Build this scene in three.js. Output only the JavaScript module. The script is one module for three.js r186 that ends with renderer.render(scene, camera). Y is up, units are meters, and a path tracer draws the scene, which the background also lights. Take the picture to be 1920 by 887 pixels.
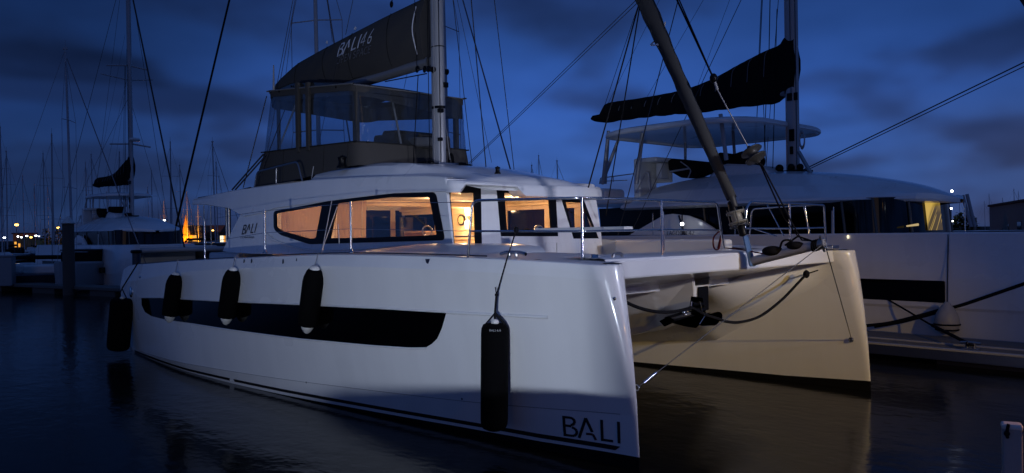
import * as THREE from 'three';
import { mergeGeometries, mergeVertices, toCreasedNormals } from 'three/addons/utils/BufferGeometryUtils.js';
import { RoundedBoxGeometry } from 'three/addons/geometries/RoundedBoxGeometry.js';
import { TextGeometry } from 'three/addons/geometries/TextGeometry.js';
import { FontLoader } from 'three/addons/loaders/FontLoader.js';

// ---------------------------------------------------------------- camera, sky, sun, exposure
// The near catamaran lies along x (bow towards +x), starboard is +z, the water is y = 0.
const W = 1920, H = 887, FPX = 1497.02;
const EYE = new THREE.Vector3(12.2249, 2.5522, 9.6926), YAW = -2.3848, PITCH = -0.0041, ROLL = -0.0151;
const FWD = new THREE.Vector3(Math.cos(PITCH) * Math.cos(YAW), Math.sin(PITCH), Math.cos(PITCH) * Math.sin(YAW));
const RGT0 = new THREE.Vector3().crossVectors(FWD, new THREE.Vector3(0, 1, 0)).normalize(), UP0 = new THREE.Vector3().crossVectors(RGT0, FWD);
const RGT = RGT0.clone().multiplyScalar(Math.cos(ROLL)).addScaledVector(UP0, Math.sin(ROLL));
const UPV = UP0.clone().multiplyScalar(Math.cos(ROLL)).addScaledVector(RGT0, -Math.sin(ROLL));
const scene = new THREE.Scene();
const camera = new THREE.PerspectiveCamera(2 * Math.atan(H / 2 / FPX) * 180 / Math.PI, W / H, 0.05, 4000);
camera.position.copy(EYE); camera.up.copy(UPV); camera.lookAt(EYE.clone().add(FWD));

const renderer = new THREE.WebGLRenderer({ antialias: true });
renderer.setSize(W, H);
renderer.toneMapping = THREE.LinearToneMapping; renderer.toneMappingExposure = 1;
renderer.shadowMap.enabled = true;

let SEED = 7; const rnd = () => { SEED = (SEED * 1664525 + 1013904223) >>> 0; return SEED / 4294967296; };
const rr = (a, b) => a + (b - a) * rnd();
const lerp = (a, b, t) => a + (b - a) * t, clamp = (x, a, b) => Math.min(b, Math.max(a, x)), sstep = (a, b, x) => { const t = clamp((x - a) / (b - a), 0, 1); return t * t * (3 - 2 * t); };
function hash3(x, y, z) { let h = Math.imul(x, 374761393) ^ Math.imul(y, 668265263) ^ Math.imul(z, 2147483647 - 97); h = Math.imul(h ^ (h >>> 13), 1274126177); h ^= h >>> 16; return (h >>> 0) / 4294967296; }
function noise3(x, y, z) {
  const X = Math.floor(x), Y = Math.floor(y), Z = Math.floor(z), s = (t) => t * t * (3 - 2 * t), u = s(x - X), v = s(y - Y), w = s(z - Z);
  const l = (i) => lerp(lerp(hash3(X, Y, Z + i), hash3(X + 1, Y, Z + i), u), lerp(hash3(X, Y + 1, Z + i), hash3(X + 1, Y + 1, Z + i), u), v);
  return lerp(l(0), l(1), w);
}
const fbm = (x, y, z, o = 4) => { let s = 0, a = 0.5, n = 0; for (let i = 0; i < o; i++) { s += a * noise3(x, y, z); n += a; a *= 0.5; x *= 2.03; y *= 2.03; z *= 2.03; } return s / n; };

{ // twilight sky with soft cloud banks
  const w = 1024, h = 512, d = new Float32Array(w * h * 4), camAz = Math.atan2(FWD.z, FWD.x);
  const stops = [[-90, .012, .022, .075], [0, .030, .055, .185], [4, .027, .061, .228], [9, .0215, .058, .25], [14, .0135, .038, .165], [20, .0095, .026, .118], [32, .014, .034, .135], [90, .017, .04, .15]];
  for (let j = 0; j < h; j++) for (let i = 0; i < w; i++) {
    const el = ((j + .5) / h - .5) * Math.PI, az = ((i + .5) / w - .5) * 2 * Math.PI, e = el * 180 / Math.PI;
    const dx = Math.cos(el) * Math.cos(az), dy = Math.sin(el), dz = Math.cos(el) * Math.sin(az);
    let k = 1; while (k < stops.length - 1 && stops[k][0] < e) k++;
    const t = clamp((e - stops[k - 1][0]) / (stops[k][0] - stops[k - 1][0]), 0, 1);
    let c = [1, 2, 3].map((q) => lerp(stops[k - 1][q], stops[k][q], t));
    let a = az - camAz; a = Math.atan2(Math.sin(a), Math.cos(a)) * 180 / Math.PI;   // to the right of the view, degrees
    const glow = Math.exp(-Math.pow((a - 3) / 34, 2));
    let f = lerp(Math.abs(a) > 80 ? .95 : lerp(.55, .95, sstep(45, 80, Math.abs(a))), 1.08, glow) * (a < -12 && a > -60 ? lerp(1, .5, sstep(-10, -30, a)) : 1);
    const pw = sstep(18, 40, a) * (1 - sstep(70, 110, a)) * (1 - sstep(3, 13, e));
    c = c.map((v, q) => v * f * lerp(1, [1.5, .95, .72][q], pw * .75));
    // clouds: layers seen at a flat angle, so they are drawn out sideways
    const s = 1 / (Math.max(dy, 0) + .16), px = dx * s * 2.1, pz = dz * s * 2.1;
    const cl = sstep(.43, .70, fbm(px + 3.1, dy * 5, pz + 1.7, 5)), c2 = sstep(.45, .75, fbm(px * .5 + 9, 3, pz * .5 - 4, 3));
    const wisps = 1.5 * (fbm(px * 2.4 + 20, dy * 14, pz * 2.4, 5) - .5);
    const dark = 1 - .46 * cl - .22 * c2 + .24 * wisps;
    c = [c[0] * dark * (1 + .26 * cl) * 1.42, c[1] * dark * (1 - .03 * cl) * 1.66, c[2] * dark * (1 - .10 * cl) * 1.5];
    const o = (j * w + i) * 4; d[o] = c[0]; d[o + 1] = c[1]; d[o + 2] = c[2]; d[o + 3] = 1;
  }
  const t = new THREE.DataTexture(d, w, h, THREE.RGBAFormat, THREE.FloatType);
  t.mapping = THREE.EquirectangularReflectionMapping; t.magFilter = THREE.LinearFilter; t.minFilter = THREE.LinearFilter; t.needsUpdate = true;
  scene.background = t; scene.environment = t;
}
const sun = new THREE.DirectionalLight(0xffd9b8, .02);   // what is left of the day, low behind the quay
sun.position.set(40, 12, 60); sun.castShadow = true; sun.shadow.radius = 30; sun.shadow.mapSize.set(2048, 2048);
Object.assign(sun.shadow.camera, { left: -30, right: 30, top: 30, bottom: -30, near: 1, far: 200 });
scene.add(sun, sun.target);

// ---------------------------------------------------------------- helpers
const V = (x, y, z) => new THREE.Vector3(x, y, z);
// the point of a plane (x, y or z = value) that the photograph shows at pixel (u, v)
function on(axis, val, u, v) {
  const d = FWD.clone().addScaledVector(RGT, (u - W / 2) / FPX).addScaledVector(UPV, (H / 2 - v) / FPX);
  return EYE.clone().addScaledVector(d, (val - EYE[axis]) / d[axis]);
}
const deep = (u, v, depth) => EYE.clone().addScaledVector(FWD, depth).addScaledVector(RGT, (u - W / 2) / FPX * depth).addScaledVector(UPV, (H / 2 - v) / FPX * depth);
function tab(xs, ys) {   // smooth curve through a table
  const n = xs.length, m = ys.map((_, i) => i === 0 ? (ys[1] - ys[0]) / (xs[1] - xs[0]) : i === n - 1 ? (ys[n - 1] - ys[n - 2]) / (xs[n - 1] - xs[n - 2]) : (ys[i + 1] - ys[i - 1]) / (xs[i + 1] - xs[i - 1]));
  return (x) => {
    x = clamp(x, xs[0], xs[n - 1]); let k = 0; while (k < n - 2 && x > xs[k + 1]) k++;
    const h = xs[k + 1] - xs[k], t = (x - xs[k]) / h, t2 = t * t, t3 = t2 * t;
    return (2 * t3 - 3 * t2 + 1) * ys[k] + (t3 - 2 * t2 + t) * h * m[k] + (3 * t2 - 2 * t3) * ys[k + 1] + (t3 - t2) * h * m[k + 1];
  };
}
const lin = (xs, ys) => (x) => { x = clamp(x, xs[0], xs[xs.length - 1]); let k = 0; while (k < xs.length - 2 && x > xs[k + 1]) k++; return lerp(ys[k], ys[k + 1], (x - xs[k]) / (xs[k + 1] - xs[k])); };
const NAMES = {};
const numbered = (n) => { NAMES[n] = (NAMES[n] ?? -1) + 1; return NAMES[n] ? n + '_' + String(NAMES[n]).padStart(3, '0') : n; };
function tag(o, label, category, group) { o.userData = { label, category, ...(group ? { group } : {}) }; return o; }
function thing(name, label, category, group) { const g = new THREE.Group(); g.name = numbered(name); scene.add(g); return tag(g, label, category, group); }
function prep(g) {   // every geometry in the same form
  let q = g.index ? g.toNonIndexed() : g; if (!q.attributes.normal) q.computeVertexNormals();
  if (!q.attributes.uv) q.setAttribute('uv', new THREE.BufferAttribute(new Float32Array(q.attributes.position.count * 2), 2));
  for (const k of Object.keys(q.attributes)) if (!['position', 'normal', 'uv'].includes(k)) q.deleteAttribute(k);
  q.morphAttributes = {}; q.clearGroups?.(); return q;
}
const merge = (list) => list.length === 1 ? prep(list[0]) : mergeGeometries(list.map(prep));
function part(parent, name, geo, m, label) {
  const o = new THREE.Mesh(Array.isArray(geo) ? merge(geo) : geo, m); o.name = name; o.castShadow = o.receiveShadow = true; parent.add(o);
  if (label) o.userData = { label };
  return o;
}
function single(name, geo, m, label, category, group) { const o = part(scene, numbered(name), geo, m); return tag(o, label, category, group); }
function struct(name, geo, m) { const o = part(scene, numbered(name), geo, m); o.userData = { kind: 'structure' }; return o; }
// rows of points -> skin, with creases kept sharper than `crease` degrees
function skin(rows, crease = 30, uvm = 1) {
  const n = rows.length, m = rows[0].length, pos = [], uv = [], idx = [];
  for (let i = 0; i < n; i++) for (let j = 0; j < m; j++) { const p = rows[i][j]; pos.push(p.x, p.y, p.z); uv.push(p.x * uvm, (p.y + p.z) * uvm); }
  for (let i = 0; i < n - 1; i++) for (let j = 0; j < m - 1; j++) { const a = i * m + j, b = a + 1, c = a + m, d = c + 1; idx.push(a, c, b, b, c, d); }
  const g = new THREE.BufferGeometry(); g.setAttribute('position', new THREE.Float32BufferAttribute(pos, 3)); g.setAttribute('uv', new THREE.Float32BufferAttribute(uv, 2)); g.setIndex(idx);
  return toCreasedNormals(clean(g), crease * Math.PI / 180);
}
function clean(g) {   // drop triangles without area
  const q = g.index ? g.toNonIndexed() : g, p = q.attributes.position, u = q.attributes.uv, P = [], U = [], a = V(), b = V(), c = V();
  for (let i = 0; i < p.count; i += 3) {
    a.fromBufferAttribute(p, i); b.fromBufferAttribute(p, i + 1); c.fromBufferAttribute(p, i + 2);
    if (b.clone().sub(a).cross(c.clone().sub(a)).length() < 1e-8) continue;
    for (let k = 0; k < 3; k++) { P.push(p.getX(i + k), p.getY(i + k), p.getZ(i + k)); U.push(u.getX(i + k), u.getY(i + k)); }
  }
  const r = new THREE.BufferGeometry(); r.setAttribute('position', new THREE.Float32BufferAttribute(P, 3)); r.setAttribute('uv', new THREE.Float32BufferAttribute(U, 2)); return r;
}
function rod(a, b, r, r2 = r, seg = 8) {
  const d = b.clone().sub(a), L = d.length(), g = new THREE.CylinderGeometry(r2, r, L, seg, 1);
  g.applyQuaternion(new THREE.Quaternion().setFromUnitVectors(V(0, 1, 0), d.normalize())); g.translate((a.x + b.x) / 2, (a.y + b.y) / 2, (a.z + b.z) / 2); return g;
}
const bent = (pts, r, seg = 24, rad = 8, tension = .5) => new THREE.TubeGeometry(new THREE.CatmullRomCurve3(pts, false, 'catmullrom', tension), seg, r, rad);
function poly(pts, r, fillet = .06, rad = 8) {   // a pipe of straight runs with rounded corners
  const path = new THREE.CurvePath(); let last = pts[0].clone();
  for (let i = 1; i < pts.length; i++) {
    if (i < pts.length - 1) {
      const a = pts[i].clone().sub(pts[i - 1]), b = pts[i + 1].clone().sub(pts[i]), f = Math.min(fillet, a.length() * .45, b.length() * .45);
      const p = pts[i].clone().addScaledVector(a.normalize(), -f), q = pts[i].clone().addScaledVector(b.normalize(), f);
      path.add(new THREE.LineCurve3(last, p)); path.add(new THREE.QuadraticBezierCurve3(p, pts[i].clone(), q)); last = q;
    } else path.add(new THREE.LineCurve3(last, pts[i].clone()));
  }
  const P = []; for (const c of path.curves) { const n = c.isLineCurve3 ? 2 : 6; for (let k = 0; k < n; k++) P.push(c.getPoint(k / n)); } P.push(last = path.curves[path.curves.length - 1].getPoint(1));
  const rows = []; let nrm = null;
  for (let i = 0; i < P.length; i++) {
    const t = P[Math.min(i + 1, P.length - 1)].clone().sub(P[Math.max(i - 1, 0)]).normalize();
    if (!nrm) nrm = Math.abs(t.y) < .9 ? V(0, 1, 0) : V(1, 0, 0);
    nrm = nrm.clone().addScaledVector(t, -nrm.dot(t)).normalize(); const bi = t.clone().cross(nrm), row = [];
    for (let k = 0; k <= rad; k++) { const a = k / rad * 2 * Math.PI; row.push(P[i].clone().addScaledVector(nrm, r * Math.cos(a)).addScaledVector(bi, r * Math.sin(a))); }
    rows.push(row);
  }
  return skin(rows, 60);
}
const box = (x0, x1, y0, y1, z0, z1, r = .012) => new RoundedBoxGeometry(Math.abs(x1 - x0), Math.abs(y1 - y0), Math.abs(z1 - z0), 2, Math.min(r, Math.abs(x1 - x0) * .45, Math.abs(y1 - y0) * .45, Math.abs(z1 - z0) * .45)).translate((x0 + x1) / 2, (y0 + y1) / 2, (z0 + z1) / 2);
const lathe = (pts, seg = 24) => new THREE.LatheGeometry(pts.map(([r, y]) => new THREE.Vector2(r, y)), seg);
const shape = (pts, holes = []) => { const s = new THREE.Shape(pts.map(([x, y]) => new THREE.Vector2(x, y))); for (const h of holes) s.holes.push(new THREE.Path(h.map(([x, y]) => new THREE.Vector2(x, y)))); return s; };
const slab = (s, t, bevel = .004) => new THREE.ExtrudeGeometry(s, { depth: t, bevelEnabled: bevel > 0, bevelSize: bevel, bevelThickness: bevel, bevelSegments: 1, bevelOffset: -bevel, curveSegments: 8 });
function bend(g, f) { const p = g.attributes.position, v = V(); for (let i = 0; i < p.count; i++) { v.fromBufferAttribute(p, i); f(v); p.setXYZ(i, v.x, v.y, v.z); } g.computeVertexNormals(); return g; }
function rounded(pts, r, n = 4) {   // round the corners of a 2-D outline
  const out = [], N = pts.length;
  for (let i = 0; i < N; i++) {
    const p = new THREE.Vector2(...pts[i]), a = new THREE.Vector2(...pts[(i + N - 1) % N]).sub(p), b = new THREE.Vector2(...pts[(i + 1) % N]).sub(p), f = Math.min(r, a.length() * .4, b.length() * .4);
    a.setLength(f).add(p); b.setLength(f).add(p);
    for (let k = 0; k <= n; k++) { const t = k / n; out.push([lerp(lerp(a.x, p.x, t), lerp(p.x, b.x, t), t), lerp(lerp(a.y, p.y, t), lerp(p.y, b.y, t), t)]); }
  }
  return out;
}

// ---------------------------------------------------------------- materials
function grain(size, f, seed = 0) {
  const d = new Uint8Array(size * size * 4), t = new THREE.DataTexture(d, size, size);
  for (let y = 0; y < size; y++) for (let x = 0; x < size; x++) { const v = clamp(f(x / size, y / size) * 255, 0, 255), o = (y * size + x) * 4; d[o] = d[o + 1] = d[o + 2] = v; d[o + 3] = 255; }
  t.wrapS = t.wrapT = THREE.RepeatWrapping; t.magFilter = THREE.LinearFilter; t.minFilter = THREE.LinearFilter; t.needsUpdate = true; return t;
}
const tile = (f, p) => (x, y) => { const a = sstep(0, 1, x), b = sstep(0, 1, y); return lerp(lerp(f(x * p, y * p), f((x - 1) * p, y * p), a), lerp(f(x * p, (y - 1) * p), f((x - 1) * p, (y - 1) * p), a), b); };
const blotch = grain(256, tile((x, y) => .78 + .22 * fbm(x + 40, y + 40, 2, 5), 7));
const drips = grain(256, tile((x, y) => .965 + .035 * sstep(.25, .7, fbm(x * 4 + 9, y * .5 + 9, 5, 5)) - .035 * sstep(.6, .8, fbm(x + 5, y + 5, 3, 4)), 6));
const streaks = grain(256, tile((x, y) => .5 + .5 * fbm(x * .5 + 9, y * 4 + 9, 5, 5), 6));
const weave = grain(128, (x, y) => .5 + .25 * Math.sin(x * 2 * Math.PI * 32) + .25 * Math.sin(y * 2 * Math.PI * 32));
const rep = (t, x, y = x) => { const c = t.clone(); c.repeat.set(x, y); c.needsUpdate = true; return c; };
const std = (r, g, b, o = {}) => { const m = new THREE.MeshPhysicalMaterial({ roughness: .5, side: THREE.DoubleSide, ...o });
  if (r + g + b < .25 && !o.metalness && (o.roughness ?? .5) > .7) m.specularIntensity = r < .02 ? .1 : .25; m.color.setRGB(r, g, b); return m; };
const M = {
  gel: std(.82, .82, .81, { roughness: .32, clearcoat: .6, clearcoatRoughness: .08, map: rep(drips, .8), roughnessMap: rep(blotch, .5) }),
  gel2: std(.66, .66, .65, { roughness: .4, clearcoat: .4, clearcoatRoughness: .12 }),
  deck: std(.6, .6, .6, { roughness: .6, bumpMap: rep(weave, 8), bumpScale: .0006 }),
  black: std(.004, .004, .0045, { roughness: .35, specularIntensity: .3 }),
  glass: std(.0012, .0012, .0015, { roughness: .05, specularIntensity: .55 }),
  hullGlass: std(.0012, .0012, .0015, { roughness: .06, specularIntensity: .3 }),
  pane: std(.86, .86, .86, { roughness: .02, transmission: 1, thickness: 0, ior: 1.5 }),
  vinyl: std(.62, .66, .7, { roughness: .09, transmission: .97, thickness: 0, ior: 1.5, bumpMap: rep(streaks, .9, .5), bumpScale: .05 }),
  antifoul: std(.008, .008, .009, { roughness: .8 }),
  stripe: std(.008, .008, .01, { roughness: .35 }),
  navy: std(.008, .010, .03, { roughness: .4 }),
  red: std(.06, .015, .02, { roughness: .4 }),
  steel: std(.62, .62, .62, { roughness: .16, metalness: 1 }),
  dullsteel: std(.34, .34, .35, { roughness: .38, metalness: 1 }),
  alu: std(.40, .40, .41, { roughness: .55, metalness: .1, roughnessMap: rep(streaks, 1, 1) }),
  boom: std(.22, .22, .23, { roughness: .45, metalness: .3 }),
  wire: std(.03, .03, .035, { roughness: .4, metalness: .3 }),
  chine: std(.30, .30, .31, { roughness: .6 }),
  seam: std(.03, .03, .03, { roughness: .9 }),
  piping: std(.16, .16, .165, { roughness: .8 }),
  stay: std(.10, .10, .105, { roughness: .7 }),
  drum: std(.26, .25, .2, { roughness: .5 }),
  gear: std(.05, .05, .048, { roughness: .45, metalness: .3 }),
  rope: std(.012, .012, .014, { roughness: .9 }),
  paleRope: std(.35, .34, .33, { roughness: .9 }),
  redRope: std(.09, .012, .012, { roughness: .9 }),
  canvas: std(.07, .066, .063, { roughness: .95, bumpMap: rep(streaks, .8), bumpScale: .02 }),
  canvas2: std(.072, .066, .06, { roughness: .95, bumpMap: rep(streaks, .5), bumpScale: .012 }),
  blackCanvas: std(.013, .012, .012, { roughness: .95, bumpMap: rep(streaks, 1.2), bumpScale: .03 }),
  print: std(.8, .8, .82, { roughness: .8 }),
  fender: std(.003, .003, .0035, { roughness: .9, bumpMap: rep(weave, 10), bumpScale: .0008 }),
  pvc: std(.62, .61, .58, { roughness: .45, map: null }),
  cream: std(.62, .45, .27, { roughness: .7 }),
  lining: std(.6, .52, .42, { roughness: .8 }),
  wood: std(.20, .10, .045, { roughness: .45, bumpMap: rep(streaks, 1), bumpScale: .002 }),
  curtain: std(.7, .46, .25, { roughness: 1, transmission: .45, thickness: 0 }),
  sailcloth: std(.058, .058, .056, { roughness: .95, bumpMap: rep(streaks, .6), bumpScale: .02 }),
  concrete: std(.18, .175, .165, { roughness: .95, map: rep(blotch, .4), bumpMap: rep(blotch, 1.4), bumpScale: .01 }),
  planks: std(.16, .15, .14, { roughness: .9, map: rep(streaks, .6) }),
  rust: std(.10, .085, .07, { roughness: .85, map: rep(blotch, .7) }),
  earth: std(.03, .03, .026, { roughness: 1, map: rep(blotch, .05) }),
  plaster: std(.26, .24, .21, { roughness: .95, map: rep(blotch, .15) }),
  roofing: std(.11, .075, .06, { roughness: .95 }),
  leaf: std(.05, .065, .03, { roughness: 1 }),
  bark: std(.07, .055, .04, { roughness: 1 }),
  hullDark: std(.03, .035, .05, { roughness: .4 }),
  mastFar: std(.42, .43, .46, { roughness: .6 }),
  wireFar: std(.22, .22, .25, { roughness: .6 }),
};
const glow = (r, g, b, k) => { const m = new THREE.MeshStandardMaterial({ color: 0x000000, roughness: 1 }); m.emissive.setRGB(r, g, b); m.emissiveIntensity = k; return m; };
M.bulb = glow(1, .62, .25, 9); M.sodium = glow(1, .55, .12, 6); M.led = glow(.9, .95, 1, 9); M.warmWin = glow(1, .42, .06, 1.1); M.whiteWin = glow(1, .85, .6, 1.5);

const font = await new FontLoader().loadAsync('fonts/droid/droid_sans_regular.typeface.json');
function words(str, size) { const g = new TextGeometry(str, { font, size, depth: .001, curveSegments: 3, bevelEnabled: false }); g.computeBoundingBox(); g.translate(-g.boundingBox.min.x, 0, 0); return g; }
function strokes(list, w) {   // thin letters made of straight strokes: [[x0,y0,x1,y1], ...]
  return merge(list.map(([a, b, c, d]) => {
    const L = Math.hypot(c - a, d - b), n = Math.max(1, Math.ceil(L / .1)), g = new THREE.BoxGeometry(L, w, .001, n, 1, 1); g.rotateZ(Math.atan2(d - b, c - a)); g.translate((a + c) / 2, (b + d) / 2, 0); return g;
  }));
}
function baliWord(h, w) {   // B A L I of height h, pen width w, and the accent in the A
  const q = [], R = (cx, cy, rx, ry) => { let p = null; for (let k = 0; k <= 8; k++) { const a = -Math.PI / 2 + k / 8 * Math.PI, c = [cx + rx * Math.cos(a), cy + ry * Math.sin(a)]; if (p) q.push([p[0], p[1], c[0], c[1]]); p = c; } };
  const u = h;
  q.push([w / 2, 0, w / 2, u], [0, u - w / 2, .34 * u, u - w / 2], [0, .53 * u, .36 * u, .53 * u], [0, w / 2, .38 * u, w / 2]);
  R(.34 * u, .765 * u, .17 * u, .235 * u - w / 2); R(.38 * u, .265 * u, .2 * u, .265 * u - w / 2);
  q.push([.66 * u, 0, .98 * u, u], [.98 * u, u, 1.22 * u, .36 * u]);
  q.push([1.62 * u, 0, 1.62 * u, u], [1.62 * u - w / 2, w / 2, 2.06 * u, w / 2], [2.3 * u, 0, 2.3 * u, u]);
  const nB = q.length - 7;   // B takes the first strokes, then A (2), L (2), I (1)
  const B = [q[0], q[1], q[2], q[3], ...q.slice(4, 20)], tail = q.slice(20);
  return { letters: [strokes(B, w), strokes(tail.slice(0, 2), w), strokes(tail.slice(2, 4), w), strokes(tail.slice(4), w)], accent: strokes([[.96 * u, .25 * u, 1.24 * u, .25 * u], [1.24 * u, .26 * u, 1.36 * u, 0]], w * .9) };
}

// ---------------------------------------------------------------- water and shore
{
  const ripple = grain(512, tile((x, y) => .55 * fbm(x * .5 + 3, y + 3, 1, 4) + .3 * fbm(x * 1.8 + 50, y * 2.6, 4, 3) + .15 * fbm(x * 5, y * 7, 8, 2), 12));
  const g = new THREE.PlaneGeometry(3000, 3000, 1, 1); g.rotateX(-Math.PI / 2); const uv = g.attributes.uv, p = g.attributes.position;
  for (let i = 0; i < p.count; i++) uv.setXY(i, p.getX(i) / 5, p.getZ(i) / 5);
  const m = std(.009, .0085, .007, { roughness: .13, ior: 1.33, specularIntensity: .28, bumpMap: ripple, bumpScale: .014 });
  struct('water', g, m);
}
// ---------------------------------------------------------------- the near catamaran
const boat = thing('catamaran', 'nearest large white catamaran with orange-lit saloon, grey sail bag and black hull window', 'catamaran');
const ZC = 2.93;
const zw = tab([-7.2, -6.4, -4.3, -2.8, .1, 2.6, 5, 6.4, 6.98], [3.50, 3.577, 3.724, 3.76, 3.6, 3.345, 3.06, 2.955, ZC + .005]);
const zk = tab([-7.2, -5, -2.8, 0, 2.6, 4.5, 5.6, 6.3, 6.8], [3.72, 3.84, 3.89, 3.87, 3.75, 3.51, 3.33, 3.18, 3.12]);
const ys = tab([-7.2, -6.8, -5, -3.5, -.3, 2.2, 5, 6.7], [1.84, 1.95, 2.04, 2.11, 2.22, 2.29, 2.265, 2.2]);
const yk = (x) => ys(x) - tab([-7.2, -5.6, -2.3, 1.8, 6.8], [.4, .34, .2, .17, .17])(x);
const yc = tab([-7, -3.5, .18, 3.94, 5.18, 6.92], [.05, .17, .278, .41, .47, .59]);
const yaf = lin([-7.2, -1.64, .17, 1.6, 5.6, 6.95], [-.04, -.005, .008, .028, .093, .155]);   // upper edge of the bottom paint
const xe = (y) => 6.985 - .02 * y - .04 * y * y;                            // the stem
const x0 = (y) => -7.12 + .10 * clamp(2 - y, 0, 2);
const edge = (x) => zk(x) - .085 * (1 - sstep(3, 6, x));                     // deck edge
function zout(x, y) {   // starboard hull, outer side
  const A = [[-.5, lerp(zw(x), ZC, .55)], [0, zw(x)], [yc(x), zw(x) + .085 * (1 - sstep(4.5, 6.9, x)) * sstep(-7, -3, x) + .014], [yk(x), zk(x)], [ys(x), edge(x)]];
  let k = 0; while (k < 3 && y > A[k + 1][0]) k++;
  let t = (y - A[k][0]) / (A[k + 1][0] - A[k][0]), z = lerp(A[k][1], A[k + 1][1], t);
  if (k === 2) z += .05 * Math.sin(Math.PI * clamp(t, 0, 1)) * (1 - sstep(2, 6.5, x));
  const r = lerp(.015, .24, clamp(y / 2.2, 0, 1.1)), e = xe(y), q = clamp((x - (e - r)) / r, 0, 1);
  return ZC + (z - ZC) * Math.sqrt(Math.max(0, 1 - q * q));
}
const ihw = tab([-7.2, -4, 0, 3, 5, 6.98], [.5, .7, .62, .38, .15, .005]);   // inner half-breadth at the water
const ykn = lin([-7, 2.5, 4.4, 6.2, 6.55], [.35, .42, .6, 1.62, 1.9]), zkn = (x) => ihw(x) + .02 + .1 * sstep(3, 6, x);
function zin(x, y) {
  const tunnel = 1 - sstep(5.0, 6.4, x), top = Math.max(zkn(x) + .02, lerp(zk(x) - ZC, 1.75, tunnel)), yt = lerp(ys(x), 1.62, tunnel);
  let b; const kn = Math.min(ykn(x), yt - .05);
  if (y < 0) b = lerp(ihw(x), 0, -y / .5 * .45); else if (y < kn) b = lerp(ihw(x), zkn(x), y / kn); else b = lerp(zkn(x), top, Math.pow(clamp((y - kn) / (yt - kn), 0, 1), .95));
  const r = lerp(.015, .24, clamp(y / 2.2, 0, 1.1)), e = xe(y), q = clamp((x - (e - r)) / r, 0, 1);
  return ZC - b * Math.sqrt(Math.max(0, 1 - q * q));
}
const NS = 90, stations = Array.from({ length: NS + 1 }, (_, i) => { const s = i / NS; return 1 - Math.pow(1 - s, 2.6); });
function hullRows(levels, f, side) {   // levels: functions of x giving y
  return levels.map((L) => stations.map((t) => {
    let x = lerp(-7, 6.8, t); const y = L(x); x = lerp(x0(y), xe(y), t); const yy = L(Math.min(x, 6.97)); return V(x, yy, side * f(x, yy));
  }));
}
const between = (a, b, n) => Array.from({ length: n + 1 }, (_, i) => (x) => lerp(a(x), b(x), i / n));
for (const side of [1, -1]) {
  const up = [...between(yaf, yc, 2), ...between(yc, yk, 8).slice(1), ...between(yk, (x) => ys(x) - .035, 2).slice(1)];
  const rows = hullRows(up, zout, side);
  // rounded deck edge
  const rim = (k, dy) => stations.map((t, i) => { const p = rows[rows.length - 1][i]; return V(p.x - k * .9 * sstep(.97, 1, t), ys(p.x) - dy, p.z - side * k * (t > .995 ? .2 : 1)); });
  rows.push(rim(.008, .012), rim(.03, .001), rim(.09, 0));
  const inner = hullRows([yaf, ...between(yaf, ykn, 3).slice(1), ...between(ykn, (x) => lerp(ys(x) - .035, 1.62, 1 - sstep(5, 6.4, x)), 6).slice(1)], zin, side);
  const ir = inner[inner.length - 1].map((p) => V(p.x, Math.max(p.y, p.x > 5.9 ? ys(p.x) : p.y), p.z + side * .02));
  inner.push(ir);
  const h = part(boat, 'hull', [skin(rows.slice(0, 3), 30, .3), skin(rows.slice(2, 11), 30, .3), skin(rows.slice(10), 30, .3), skin(inner.slice(0, 4), 24, .3), skin(inner.slice(3), 24, .3)], M.gel, side > 0 ? 'starboard hull with black window and fenders' : 'port hull, its inner side lit by an amber lamp');
  const fan = []; for (const r of rows) fan.push(r[0]); const fi = inner.map((r) => r[0]);
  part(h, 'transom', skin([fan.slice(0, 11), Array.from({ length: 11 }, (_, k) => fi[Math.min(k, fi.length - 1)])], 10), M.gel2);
  const low = between((x) => -.5, yaf, 3);
  part(h, 'bottom_paint', [skin(hullRows(low, zout, side), 30), skin(hullRows(low, zin, side), 30)], M.antifoul);
}
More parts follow.
